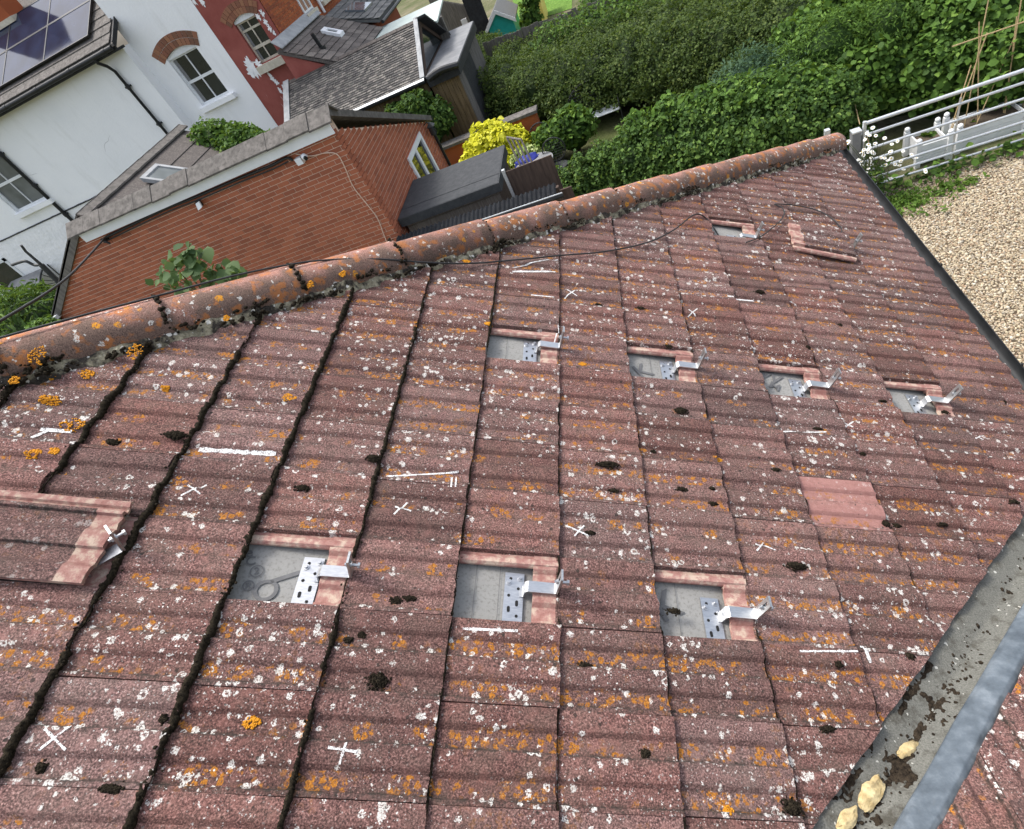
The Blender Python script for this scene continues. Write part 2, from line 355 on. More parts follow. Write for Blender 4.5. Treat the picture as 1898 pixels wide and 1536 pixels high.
def cut_mesh(src, planes, mat=None):         # planes: (local point, local normal) keep the inner side
    bm = bmesh.new(); bm.from_mesh(src)
    for p, nrm in planes:
        r = bmesh.ops.bisect_plane(bm, geom=bm.verts[:] + bm.edges[:] + bm.faces[:], plane_co=p, plane_no=nrm, clear_outer=True)
        ed = [e for e in r['geom_cut'] if isinstance(e, bmesh.types.BMEdge)]
        if ed: bmesh.ops.holes_fill(bm, edges=ed, sides=0)
    if not bm.faces: bm.free(); return None
    me = bpy.data.meshes.new('tile'); bm.to_mesh(me); bm.free()
    me.set_sharp_from_angle(angle=math.radians(28))
    if not me.materials: me.materials.append(mat or M_TILE)
    return me

HIP_K = .8183
def hip_y(s): return .954 + HIP_K * (s + 1.647) + .140     # hip axis on the roof datum
VAL_K = .851
def val_y(s): return VAL_K * (s - .562)                    # where the tiles are cut along the valley

house = thing('house', 'hipped house roof of lichen-speckled red-brown interlocking tiles filling the foreground', 'house', (0, 0, 0))
# deck / underlay: one sheet under the tiles, following the roof polygon
dk = MB()
def deck(u, v):
    s = -2.6 + u * (EAVE_S - .03 + 2.6); lo = max(-1.2, val_y(s) - .05); hi = hip_y(s) + .02; y = lo + v * (hi - lo)
    return r2w(s, y, -.047 + .0022 * nz(s * 7, y * 3, 3) + .0016 * nz(s * 40, y * 6, 9))
dk.grid(deck, 120, 60)
roof = dk.build('roof', M_UNDERLAY, house, smooth=180)
roof['label'] = 'grey printed roofing underlay showing through the gaps'

HOLES = {(-2, 2), (0, 2), (2, 2), (0, 7), (2, 7), (4, 7), (6, 7), (4, 13)}     # (course, row) with the tile taken out
LOOSE = {(-4, 2), (6, 13)}
def roof_mat(s, y, n, yaw=0.0, tilt=0.0):
    return ROOF4 @ Matrix.Translation((s, y, n)) @ Matrix.Rotation(yaw, 4, 'Z') @ TILE_RT @ Matrix.Rotation(tilt, 4, 'X')
nt = 0
for k in range(-8, 9):
    tail = min(G * k, EAVE_S)
    for j in range(-5, 22):
        y = Y0 + CV * j
        if (k, j) in HOLES or (k, j) in LOOSE: continue
        if y > hip_y(tail) - .02: continue
        if y + CV < val_y(tail - TLEN) : continue
        if k > 2 and y + CV < val_y(tail) - .30: continue
        if y < -.9: continue
        yaw = random.gauss(0, .0035); dn = random.gauss(0, .0008); ds = random.gauss(0, .0018)
        m4 = roof_mat(tail + ds, y + random.gauss(0, .0006), dn, yaw, random.gauss(0, .004))
        planes = []
        inv = m4.inverted()
        s1, s2 = tail - TLEN, tail
        if y + CV > hip_y(s1) - .08:
            a = Vector(r2w(0, hip_y(0) - .06, 0)); b = Vector(r2w(1, hip_y(1) - .06, 0)); d = (inv.to_3x3() @ (b - a)); nn = Vector((-d.y, d.x, 0)).normalized(); planes.append((inv @ a, nn))
        if y < val_y(s2) + .005:
            a = Vector(r2w(.562, 0, 0)); b = Vector(r2w(1.562, VAL_K, 0)); d = (inv.to_3x3() @ (b - a)); nn = Vector((d.y, -d.x, 0)).normalized(); planes.append((inv @ a, nn))
        me = TILES[random.randrange(6)]
        pink = (k, j) == (4, 4)
        if planes: me = cut_mesh(me, planes)
        elif pink: me = me.copy(); me.materials[0] = M_TILE_PINK
        if me is None: continue
        o = link_mesh('tile', me, roof, m4); nt += 1
        if pink: o['label'] = 'bright pink replacement tile'
# the slope beyond the hip, closed with the same kind of covering (joined: hardly seen)
A3 = Vector(r2w(0, hip_y(0), 0)); B3 = Vector(r2w(1, hip_y(1), 0)); AX = (B3 - A3).normalized()
N1 = Vector(RM[:, 2]); N2 = AX.cross(Vector((1, 0, 0))); N2 = N2 if N2.z > 0 else -N2; N2.normalize(); NB = (N1 + N2).normalized()
SIDE = AX.cross(NB).normalized()             # towards our slope or away
if SIDE.dot(Vector((0, 1, 0))) > 0: SIDE = -SIDE        # SIDE points to the near slope
bk = MB(); D2 = N2.cross(Vector((1, 0, 0))); D2 = D2 if D2.z < 0 else -D2; D2.normalize()
def hp(s): return Vector(r2w(s, hip_y(s), -.02))
zE = r2w(EAVE_S, 0, 0)[2]
for i in range(60):
    x0, x1 = hp(-2.6).x + (hp(2.07).x - hp(-2.6).x) * np.array([i, i + 1]) / 60
    for (xa, xb, dz) in ((x0, x0 + (x1 - x0) * .6, 0.0), (x0 + (x1 - x0) * .6, x1, -.009)):
        pa = hp(xa / CS); pb = hp(xb / CS); la = (pa.z - zE) / -D2.z; lb = (pb.z - zE) / -D2.z; off = N2 * dz
        bk.add([pa + off, pb + off, pb + D2 * lb + off, pa + D2 * la + off], [(0, 1, 2, 3)])
tag(bk.build('far_slope', M_TILE_DARK, house), kind='stuff')

# hip tiles
hs_ = [-2.37, -2.04, -1.71, -1.373, -1.023, -.707, -.369, -.027, .263, .591, .9, 1.199, 1.485, 1.759, 2.045]
HR = .083
def hip_frame(s, n=0): return np.array(r2w(s, hip_y(s), 0)) + np.array(NB) * n
def hip_tile(s0, s1, seed):
    mb = MB(); low = []; nu, nv = 8, 16; L = np.linalg.norm(hip_frame(s1) - hip_frame(s0)); org = hip_frame(s0)
    ax, sd, nb = np.array(AX), np.array(SIDE), np.array(NB)
    for shell in (0, 1):
        V = []
        for i in range(nu + 1):
            u = i / nu
            for j in range(nv + 1):
                a = math.radians(-100 + 200 * j / nv); R = HR * (1.0 + .055 * u) - shell * .013
                R += .0018 * nz(u * 5 + seed, j * .6, seed)
                x = u * (L + .022) + (.002 * nz(j * .9, seed, 1) if i in (0, nu) else 0)
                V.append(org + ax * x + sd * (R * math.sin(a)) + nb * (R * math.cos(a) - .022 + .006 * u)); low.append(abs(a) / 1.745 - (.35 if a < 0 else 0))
        w = nv + 1; F = [(i * w + j, i * w + j + 1, (i + 1) * w + j + 1, (i + 1) * w + j) for i in range(nu) for j in range(nv)]
        if shell: F = [f[::-1] for f in F]
        mb.add(V, F)
    w = nv + 1; n1 = (nu + 1) * w
    for i in (0, nu): mb.f += [(i * w + j, i * w + j + 1, n1 + i * w + j + 1, n1 + i * w + j) for j in range(nv)]; mb.m += [0] * nv
    for j in (0, nv): mb.f += [(i * w + j, (i + 1) * w + j, n1 + (i + 1) * w + j, n1 + i * w + j) for i in range(nu)]; mb.m += [0] * nu
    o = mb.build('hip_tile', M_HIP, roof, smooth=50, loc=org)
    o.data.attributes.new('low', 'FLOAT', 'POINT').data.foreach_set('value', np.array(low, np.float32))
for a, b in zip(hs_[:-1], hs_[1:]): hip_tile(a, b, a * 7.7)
# mortar bedding under the hip tiles
mo = MB()
def bed(u, v):
    s = -2.4 + u * 4.44; wob = .014 * nz(s * 9, 1.3) + .010 * nz(s * 31, 5.1) + .006 * nz(s * 80, 2.2)
    y1 = hip_y(s) - .150 - (.012 if s < -.8 else 0) + wob; y0 = hip_y(s) - .045; y = y0 + (y1 - y0) * v
    n_hi = .012; base = surf_n(s, y) - .004
    n = n_hi * (1 - v) + base * v + .014 * math.sin(math.pi * v) * (1 + .8 * nz(s * 14, v * 3)) + .006 * nz(s * 70, v * 8, 2.0)
    return r2w(s, y, n)
mo.grid(bed, 900, 9)
mort = mo.build('mortar_bedding', M_MORTAR, roof, smooth=180)

# eave gutter
gt = MB(); prof = [(math.cos(a) * .046, math.sin(a) * .046) for a in np.radians(np.linspace(180, 360, 13))] + [(math.cos(a) * .042, math.sin(a) * .042) for a in np.radians(np.linspace(360, 180, 13))]
ex, ez = r2w(EAVE_S, 0, 0)[0], r2w(EAVE_S, 0, 0)[2]; gx, gz = ex + .020, ez - .030
yy0, yy1 = val_y(EAVE_S) + .08, hip_y(EAVE_S) + .05
V = [(gx + a, y, gz + b) for y in (yy0, yy1) for a, b in prof]; n = len(prof)
gt.add(V, [(i, (i + 1) % n, n + (i + 1) % n, n + i) for i in range(n)] + [tuple(range(n)), tuple(range(n, 2 * n))[::-1]])
gutter = gt.build('gutter', M_BLACKPL, house, smooth=40)
cl = MB(); cl.b2((ex - .06, yy0, ez - .17), (ex - .045, yy1, ez - .030)); cl.build('fascia_board', M_BLACKPL, house)
for yb in np.arange(yy0 + .4, yy1, .8):
    b = MB(); b.tube([(gx + .048 * math.cos(a), yb, gz + .048 * math.sin(a)) for a in np.radians(np.linspace(175, 372, 14))], .005, 6); b.build('gutter_bracket', M_BLACKPL, house)
# walls below
wl_ = MB(); wl_.b2((ex - .28, -3.0, 0), (ex - .10, hp(2.0).y - .15, ez - .10)); wl_.b2((-3.2, hp(2.0).y - .33, 0), (ex - .28, hp(2.0).y - .15, ez - .10)); wl_.build('wall', M_RENDERW, house)

# ------------------------------------------------------------------ valley and neighbouring slope
VA = np.array(r2w(.562 - .9, val_y(.562 - .9), 0)); VB = np.array(r2w(EAVE_S - .02, val_y(EAVE_S - .02), 0)); VD = VB - VA; VL = np.linalg.norm(VD); VD /= VL
RN = RM[:, 2]; E1 = np.cross(VD, RN); E1 /= np.linalg.norm(E1); E1 = E1 if E1[1] < 0 else -E1         # in our slope, towards the valley bottom
DOWN2 = np.array([0, CS, -SN]); N2v = np.array([0, SN, CS])
E2 = np.cross(VD, N2v); E2 /= np.linalg.norm(E2); E2 = E2 if E2[1] < 0 else -E2                        # up the other slope
VC = .075
def vpt(l, a, n=0.0):                        # a: distance across from the cut tile edge (centre line at .105)
    if a <= VC: return VA + VD * l + E1 * a + RN * (n - .030)
    return VA + VD * l + E1 * VC + RN * (-.030) + E2 * (a - VC) + N2v * n
vm = MB()
def vliner(u, v):
    l = -.6 + u * (VL + .6); a = -.07 + v * .26
    return vpt(l, a, .002 * nz(l * 9, a * 20) + .0012 * nz(l * 40, a * 60))
vm.grid(vliner, 220, 30)
valley = thing('roof_valley', 'grey lined roof valley with dirt and mortar lumps at lower right', 'roof valley', (0, 0, 0))
vm.build('liner', M_VALLEY, valley, smooth=180)
ld = MB()
def lroll(u, v):
    l = -.6 + u * (VL + .62); a0 = .128; wv = .074
    prof = [(0, 0), (.02, .012), (.08, .020), (.35, .023), (.62, .024), (.80, .022), (.92, .013), (.98, .004), (1.0, -.004)]
    pv = np.interp(v, np.linspace(0, 1, 9), [p[0] for p in prof]); ph = np.interp(v, np.linspace(0, 1, 9), [p[1] for p in prof])
    lap = .004 * (1 if ((l + .15) % .62) < .30 else 0)
    dn = .0022 * nz(l * 7, v * 2) + .0007 * nz(l * 25, v * 7)
    return vpt(l, a0 + wv * pv + .004 * nz(l * 5, 2.0), ph + lap * (.2 < pv < .93) + dn)
ld.grid(lroll, 260, 32)
ld.build('lead_roll', M_LEAD, valley, smooth=180)
# neighbouring slope beyond the valley
nb = thing('neighbouring_roof', 'dark mossy tiled slope beyond the lead roll in lower right corner', 'roof', (0, 0, 0))
NX = np.array([-1.0, 0, 0]); R2 = np.stack([DOWN2, NX, N2v], 1)
W2 = Matrix(np.vstack([np.hstack([R2, np.zeros((3, 1))]), [0, 0, 0, 1]]).tolist())
orgv = vpt(0, .212, .026)
nd = MB()
pts = [vpt(-.6, .19, -.005), vpt(VL - .02, .19, -.005)]; far = np.array([1.4, -.2, 0]); up_ = -DOWN2
nd.add([pts[0], pts[1], pts[1] + up_ * 2.2, pts[0] + up_ * 1.2 + np.array([1.5, 0, 0])], [(0, 1, 2, 3)]); nd.build('underlay', M_UNDERLAY, nb)
for a in range(-3, 10):
    for b in range(-4, 14):
        o3 = orgv + DOWN2 * (G * a) + NX * (CV * b) * -1 - NX * .08
        c = o3 - DOWN2 * (TLEN / 2) + NX * CV * .5
        rel = c - VA; l = rel @ VD; acr = (rel - VD * l) @ E2
        if acr < .02 or l < -.7 or l > VL + .1 or acr > 1.3: continue
        m4 = Matrix.Translation(o3) @ W2 @ Matrix.Rotation(random.gauss(0, .004), 4, 'Z') @ TILE_RT
        inv = m4.inverted(); p = Vector(vpt(.3, .200, 0)); p2 = Vector(vpt(1.3, .200, 0)); d = inv.to_3x3() @ (p2 - p)
        nn = inv.to_3x3() @ Vector(-E2); nn = Vector((nn.x, nn.y, 0)); nn = (nn - d * (nn.dot(d) / d.dot(d))); nn.z = 0; nn.normalize()
        src = TILES[random.randrange(6)].copy(); src.materials[0] = M_TILE_DARK
        if acr < .32:
            src = cut_mesh(src, [(inv @ p, nn)])
            if src is None: continue
        link_mesh('tile', src, nb, m4)
# dirt and broken mortar lying in the valley
dm = MB()
for q in range(1100):                        # crumbs, thickest in the lower reach
    l = random.triangular(-.05, VL - .05, .55); w_ = .016 + .03 * max(0, 1 - abs(l - .60) / .45)
    a = random.gauss(VC, w_)
    if not -.005 < a < .125 or (l > 1.15 and random.random() < .5) or nz(l * 5, 3.0) < -.25: continue
    sz = random.uniform(.0012, .0048)
    dm.blob(vpt(l, a, .001), (sz * random.uniform(.8, 1.7), sz * random.uniform(.8, 1.7), sz * .6), .5, 2.0, q * 3.1, 1)
def dirt(u, v):
    l = -.10 + u * 1.9; a = .0 + v * .128; m_ = max(0, 1 - abs(l - .55) / .5); h = (.003 + .012 * m_) * math.exp(-((a - VC) / (.018 + .024 * m_)) ** 2) + .008 * nz(l * 14, a * 30, 1.0) + .005 * nz(l * 45, a * 70, 1.0) + .003 * nz(l * 130, a * 150, 1.0) - .0035 + .0045 * m_
    return vpt(l, a, h)
dm.grid(dirt, 520, 50)
tag(dm.build('valley_dirt', M_DIRT, None, smooth=180), 'dark crumbly moss and dirt lying along the valley', 'dirt', kind='stuff')
def chunk(px, py, r, rot, label, seed):
    # nearest place in the valley to the surveyed point
    best = min(((np.hypot(*(np.array(to_px(vpt(l, a))[:2]) - (px, py))), l, a) for l in np.linspace(-.2, 2, 170) for a in np.linspace(.0, .12, 24)), key=lambda k: k[0])
    c = vpt(best[1], best[2], r[2] * .6); R = np.stack([VD * math.cos(rot) + E1 * math.sin(rot), -VD * math.sin(rot) + E1 * math.cos(rot), RN], 1)
    mb = MB(); mb.blob(c, r, .34, 1.7, seed, 3, R); o = mb.build('mortar_lump', M_MORTAR_Y, None, smooth=35, loc=c); tag(o, label, 'mortar', 'broken mortar lumps in the valley')
chunk(1612, 1468, (.050, .019, .010), .0, 'long cream lump of broken mortar lowest but one in the valley', 1.0)
chunk(1680, 1388, (.034, .013, .007), .25, 'jagged cream mortar flake highest in the valley dirt', 4.0)
chunk(1563, 1520, (.036, .014, .009), .1, 'cream mortar lump at the bottom picture edge in the valley', 8.0)
# ------------------------------------------------------------------ solar fixing hooks
RR = RM
def hook_parts():
    """local: x down slope, y along the course, z normal; origin where the arm meets the course line, z=0 at tile datum"""
    P = {}
    b = MB(); zp = -.041                      # base plate on the rafter, drilled
    x0, x1, y0, y1 = -.120, -.068, -.118, .052
    b.b2((x0, y0, zp - .004), (x1, y1, zp)); P['base_plate'] = (b, M_STEEL)
    h = []
    for i, (hx, hy, ob) in enumerate([(.3, .90, 0), (.72, .74, 0), (.25, .62, 0), (.68, .50, 1), (.28, .40, 1), (.70, .30, 0), (.30, .19, 0), (.68, .10, 1), (.30, .02, 1)]):
        cx, cy = x0 + (x1 - x0) * hx, y0 + (y1 - y0) * hy
        m = MB(); n = 12; V = [(cx + .0042 * math.cos(a), cy + (.0042 * math.sin(a) + (.004 * (1 if math.sin(a) > 0 else -1) if ob else 0)), zp + .0007) for a in np.linspace(0, 2 * math.pi, n, endpoint=False)]
        m.prism(V, (0, 0, -.0004)); h.append(m)
    P['fixing_hole'] = (h, M_HOLE)
    a = MB(); w = .015; t = .0038; z1 = -.004   # arm: riser, flat run over the tile head, then the upright
    path = [(-.078, zp), (-.070, zp), (-.066, zp + .006), (-.065, z1 - .006), (-.060, z1), (.010, z1), (.0155, z1 + .004)]
    tops = []
    for i, (x, z) in enumerate(path):
        d = np.array(path[min(i + 1, len(path) - 1)]) - np.array(path[max(i - 1, 0)]); d /= np.linalg.norm(d); nrm = np.array([-d[1], d[0]])
        tops.append(((x, z), (x + nrm[0] * t, z + nrm[1] * t)))
    V = []; F = []
    for (p, q2) in tops: V += [(p[0], -w, p[1]), (p[0], w, p[1]), (q2[0], w, q2[1]), (q2[0], -w, q2[1])]
    for i in range(len(tops) - 1):
        o = i * 4
        for k in range(4): F.append((o + k, o + (k + 1) % 4, o + 4 + (k + 1) % 4, o + 4 + k))
    F += [(0, 3, 2, 1), tuple(len(V) - 4 + k for k in range(4))]
    a.add(V, F); P['arm'] = (a, M_STEEL)
    u = MB(); zb, zt, sl0, sl1, sw = z1 + .002, z1 + .086, z1 + .036, z1 + .074, .0045   # upright plate with a slot
    xx0, xx1 = .0125, .0180
    u.b2((xx0, -w, zb), (xx1, w, sl0)); u.b2((xx0, -w, sl1), (xx1, w, zt)); u.b2((xx0, -w, sl0), (xx1, -sw, sl1)); u.b2((xx0, sw, sl0), (xx1, w, sl1))
    P['upright'] = (u, M_STEEL_D)
    bt = MB(); zc = z1 + .046; bt.tube([(xx0 - .010, 0, zc), (xx1 + .016, 0, zc)], .0040, 10); bt.tube([(xx1 + .016, 0, zc), (xx1 + .022, 0, zc)], .0075, 6); bt.tube([(xx1, 0, zc), (xx1 + .0025, 0, zc)], .0085, 14); bt.tube([(xx0 - .0055, 0, zc), (xx0, 0, zc)], .0072, 6)
    P['bolt'] = (bt, M_STEEL)
    sc = []
    for (sx, sy) in ((x0 + .011, y1 - .028), (x1 - .010, y1 - .014)):
        m = MB(); m.tube([(sx, sy, zp), (sx, sy, zp + .0025)], .0085, 16); m.tube([(sx, sy, zp + .0025), (sx, sy, zp + .008)], .0048, 6); sc.append(m)
    P['screw'] = (sc, M_STEEL)
    return P
HP = hook_parts()
HMESH = []
for nm, (mb, mt) in HP.items():
    for b in (mb if isinstance(mb, list) else [mb]):
        me = bpy.data.meshes.new(nm); me.from_pydata(b.v, [], b.f); me.materials.append(mt); me.update(); HMESH.append((nm, me))
def hook(s, y, label, yaw=0.0, dn=0.0, lean=0.0):
    o = thing('roof_hook', label, 'roof hook', group='solar fixing hooks on the roof')
    o.matrix_basis = ROOF4 @ Matrix.Translation((s, y, dn)) @ Matrix.Rotation(yaw, 4, 'Z') @ Matrix.Rotation(lean, 4, 'Y')
    for nm, me in HMESH:
        c = bpy.data.objects.new(nm, me); COL.objects.link(c); c.parent = o
    return o
hook(G * -2 - .006, .484, 'steel roof hook over the leftmost open gap, above printed underlay', .02)
hook(G * 0 - .020, .490, 'steel roof hook in the middle gap of the nearest row of open gaps', -.01)
hook(G * 2 - .012, .470, 'steel roof hook in the right-hand gap of the nearest row of open gaps', .0)
hook(G * 0 - .012, 1.462, 'steel roof hook in the leftmost gap of the upper row', .0)
hook(G * 2 - .010, 1.452, 'steel roof hook second from left in the upper row of gaps', .01)
hook(G * 4 - .012, 1.442, 'steel roof hook third from left in the upper row of gaps', -.01)
hook(G * 6 - .038, 1.446, 'steel roof hook in the rightmost gap of the upper row', .0)
hook(G * 4 - .045, 2.545, 'steel roof hook beside the farthest open gap near the hip', .0)
hook(G * 6 - .016, 2.600, 'steel roof hook upright standing behind the displaced far tile', .0)
hook(G * -4 - .012, .484, 'steel roof hook upright poking out beside the loose tile at left edge', .85, .004)

# loose tiles
lt = TILES[2].copy(); lt.materials[0] = M_TILE_SMEAR; o = link_mesh('roof_tile', lt, None, ROOF4 @ Matrix.Translation((-1.112 - TLEN, .578 + .0, .024)) @ Matrix.Rotation(math.pi, 4, 'Z') @ Matrix.Rotation(.015, 4, 'Y'))
tag(o, 'loose turned tile with a pink broken end lying at the left edge', 'roof tile')
bm = bmesh.new(); bm.from_mesh(lt)           # ragged, chipped head
for v in bm.verts:
    if v.co.x < -TLEN + .02: v.co.x += .007 * nz(v.co.y * 28, 3.3) + .004 * nz(v.co.y * 90, 1.1)
bm.to_mesh(lt); bm.free()
lt2 = TILES[4].copy(); o = link_mesh('roof_tile', lt2, None, ROOF4 @ Matrix.Translation((1.585, 2.475, .028)) @ Matrix.Rotation(-.10, 4, 'Z') @ Matrix.Rotation(.05, 4, 'X') @ Matrix.Rotation(-.02, 4, 'Y'))
tag(o, 'displaced tile lying askew below the farthest gap', 'roof tile')

# printing on the underlay
def letter(txt, px, py, size, rot, mat=M_PRINT, name='printed_letter'):
    s, y = atroof(px, py, -.043)
    cu = bpy.data.curves.new('txt', 'FONT'); cu.body = txt; cu.size = size; cu.align_x = 'CENTER'; cu.align_y = 'CENTER'; cu.extrude = .0002; cu.resolution_u = 6; cu.offset = size * .012
    tmp = bpy.data.objects.new('txt', cu); me = bpy.data.meshes.new_from_object(tmp); bpy.data.objects.remove(tmp); me.name = name
    me.materials.clear(); me.materials.append(mat)
    link_mesh(name, me, roof, ROOF4 @ Matrix.Translation((s, y, -.0432)) @ Matrix.Rotation(rot, 4, 'Z'))
letter('O', 492, 1096, .078, .2); letter('\u00ae', 460, 1086, .036, .3); letter('2', 476, 1058, .026, .3); letter('C', 465, 1040, .034, .3); letter('e', 462, 1024, .04, .3); letter('l', 526, 1070, .10, -1.1)
letter('K', 1192, 688, .10, .6); letter('W', 1428, 698, .09, -.5); letter('M', 1436, 716, .06, -.5); letter('K', 1236, 1124, .11, .5)
def ring(px, py, r):
    s, y = atroof(px, py, -.043); m = MB(); n = 28
    V = [(s + k * math.cos(a), y + k * math.sin(a), -.0432) for k in (r, r * .86) for a in np.linspace(0, 2 * math.pi, n, endpoint=False)]
    m.add([r2w(*v) for v in V], [(i, (i + 1) % n, n + (i + 1) % n, n + i) for i in range(n)]); m.build('printed_ring', M_PRINT, roof)
ring(476, 1058, .0165)
for (px, py, ln) in ((880, 1090, .2), (925, 1090, .2), (1255, 1120, .2), (940, 635, .2), (1205, 672, .2)):
    s, y = atroof(px, py, -.043); m = MB(); m.add([r2w(s + a, y + b, -.0430) for a, b in ((-.0008, -ln / 2), (.0008, -ln / 2), (.0008, ln / 2), (-.0008, ln / 2))], [(0, 1, 2, 3)]); m.build('printed_line', M_PRINT, roof)

# ------------------------------------------------------------------ moss, lichen, chalk
ms = MB()
def moss_line(s0, ya, yb, r0, seed, gap=.0):
    n = int((yb - ya) / .0035); seg = 9; V = []
    for i in range(n):
        y = ya + (yb - ya) * i / n; a = nz(y * 11, seed); b = nz(y * 60, seed * 2.0); v = ((y - Y0) / CV) % 1
        r = r0 * max(.25, 1 + .55 * a + .35 * b)
        if nz(y * 5, seed + 40) < (gap - .5 if gap else -.33): r *= .3
        r *= 1 + .45 * nz(y * 2.3, seed + 70)
        cs, cn = s0 + .0015 + .003 * nz(y * 26, seed + 9), float(np.interp(v, PV, PH)) * .9 - .0075
        for q in range(seg):
            an = 2 * math.pi * q / seg; rr = r * (1 + .55 * nz(y * 150, math.cos(an) * 1.6 + seed, math.sin(an) * 1.6) + .35 * nz(y * 330, math.cos(an) * 3, math.sin(an) * 3 + seed))
            V.append(r2w(cs + rr * .85 * math.cos(an), y, cn + rr * math.sin(an)))
    ms.add(V, [(i * seg + q, i * seg + (q + 1) % seg, (i + 1) * seg + (q + 1) % seg, (i + 1) * seg + q) for i in range(n - 1) for q in range(seg)])
    for q in range(int((yb - ya) * 90)):
        y = random.uniform(ya, yb); v = ((y - Y0) / CV) % 1; z = random.uniform(.2, .5) * r0
        ms.blob(r2w(s0 + random.gauss(.004, r0 * .6), y, float(np.interp(v, PV, PH)) * .9 - .004 + random.uniform(-.3, .6) * r0), (z, z, z * .8), .5, 2, q * 1.3, 1)
for k in range(-8, 0):
    r0 = .0092 if k < -2 else (.0078 if k == -2 else .0042)
    moss_line(G * k, -.9, hip_y(G * k) - .13, r0, k * 3.7, 0 if k < -1 else .4)
for k in (0, 1, 2, 3, 4):
    moss_line(G * k, max(-.5, val_y(G * k)), hip_y(G * k) - .16, .0026, k * 5.1, .45)
for i in range(1500):                                       # dark cushions along the hip bedding
    a = random.uniform(-2.3, 2.0); k = 1.0 if a < -.2 else .62
    for (off, nn, th, sd) in ((.150, .008, -.05, 3.0), (.112, .026, .12, 8.0), (.130, .018, .25, 5.0)):
        if nz(a * 6, sd) > th + (.1 if a > -.2 else 0) and random.random() < .7:
            z = random.uniform(.003, .0095) * k; ms.blob(r2w(a, hip_y(a) - off + .012 * nz(a * 9, 1.3) + random.gauss(0, .008), nn + random.gauss(0, .004)), (z, z, z * .8), .5, 2, i * 1.7, 1)
for a in hs_[2:9]:                                          # beads of moss in the hip joints
    for q in range(22):
        an = math.radians(-20 + 5 * q + random.uniform(-6, 6)); p = hip_frame(a) + np.array(SIDE) * (HR * 1.07 * math.sin(an)) + np.array(NB) * (HR * 1.07 * math.cos(an) - .016) + np.array(AX) * .015
        z = random.uniform(.004, .010) if a < -.5 else random.uniform(.002, .005)
        if a < -.5 or random.random() < .45: ms.blob(p + rng.normal(0, .004, 3), (z,) * 3, .45, 2, q * 3.3 + a, 1)
tag(ms.build('moss_seams', M_MOSS, None, smooth=180), 'black moss packed along the tile courses and hip bedding', 'moss', kind='stuff')
CL = [(700, 1258, .036, .024, .013, 'large round dark moss cushion on a tile near the bottom left of centre'), (325, 808, .040, .020, .014, 'wide dark moss cushion at a course edge upper left'), (560, 898, .026, .012, .010, 'dark oval moss clump above the leftmost open gap'),
      (690, 850, .024, .016, .010, 'grey-black moss clump at a course edge above left of centre'), (1130, 858, .050, .014, .012, 'long ragged moss clump right of centre below the upper gaps'), (1265, 757, .034, .020, .012, 'spiky dark moss clump below the second upper gap'), (1480, 1046, .040, .018, .016, 'thick double moss clump right of the nearest gaps'),
      (1473, 1497, .028, .024, .014, 'round dark moss clump beside the bottom of the valley'), (1410, 540, .028, .018, .014, 'dark moss clump high on the roof below the far gap'), (205, 812, .022, .012, .009, 'small dark moss clump left of the wide cushion upper left')]
def clump(px, py, rs, ry, rn, label, i, grp=None):
    s, y = atroof(px, py, 0); n = surf_n(s, y); mb = MB()
    for q in range(4):
        mb.blob(r2w(s + random.gauss(0, rs * .20), y + random.gauss(0, ry * .16), n + rn * .15), (rs * .46, ry * .52, rn * .7), .6, 4.5, i * 3.3 + q * 7.7, 3, RM)
    for q in range(int(110 + 6000 * rs)):
        a = random.uniform(0, 6.28); k = abs(random.gauss(0, .52)) * (1 + .6 * nz(math.cos(a) * 2 + i, math.sin(a) * 2)); z = random.uniform(.0012, .0034)
        mb.blob(r2w(s + rs * k * math.cos(a), y + ry * k * math.sin(a), n + rn * (1.05 - k * k) * random.uniform(.5, 1)), (z, z, z * random.uniform(.7, 1.8)), .5, 2, q + i * 2.2, 0 if z < .002 else 1)
    o = mb.build('moss_clump', M_MOSS, None, smooth=180, loc=r2w(s, y, n)); tag(o, label, 'moss', grp or 'moss clumps on the tiles')
for i, c in enumerate(CL): clump(c[0], c[1], c[2] * .9, c[3] * .9, c[4] * .8, c[5], i)
SM = [(68, 1418), (300, 1330), (205, 1462), (735, 1108), (670, 1170), (1325, 930), (1750, 970), (1670, 968), (1095, 985), (1085, 1230), (1200, 1395), (1555, 1230), (1690, 1215), (1535, 1350), (1215, 830), (1240, 640), (1190, 565), (1755, 760), (1640, 740), (1605, 835), (1520, 790), (1705, 818), (1865, 740), (1110, 560), (1500, 640), (1560, 598), (1320, 905), (1265, 905), (1140, 905), (760, 1105), (645, 1180), (1250, 1130), (1880, 930), (1645, 968), (1440, 870)]
SL = ['below the bottom left chalk cross', 'at a course edge in the lower left', 'at the bottom left by a seam', 'left of the middle gap, upper of two', 'between leftmost and middle gaps, lowest', 'right of the middle chalk cross', 'left of the valley top, right one of two', 'left of the valley top, left one of two', 'just above the middle chalk crosses', 'below the middle gap', 'low on the slope between middle gap and valley', 'beside the chalk bracket near the valley', 'right of the chalk bracket, by the valley edge', 'low beside the valley', 'below the second upper gap, left of the spiky clump', 'beside the top edge of the second upper gap', 'above the second upper gap', 'below the rightmost upper hook', 'below the rightmost upper gap', 'right of the chalk cross under the upper gaps', 'left of that upper right chalk cross', 'below the upper right chalk crosses', 'at the far right edge', 'left of the highest chalk crosses', 'above the third upper gap', 'above the rightmost upper gap', 'beside the middle chalk cross, upper of the pair', 'beside the middle chalk cross, lower of the pair', 'below the long ragged clump', 'left of the middle gap, lower of two', 'left of the leftmost gap', 'inside the right-hand near gap', 'at the top of the valley', 'below the pink replacement tile', 'left of the pink replacement tile']
SL = ['small dark moss clump ' + k for k in SL]
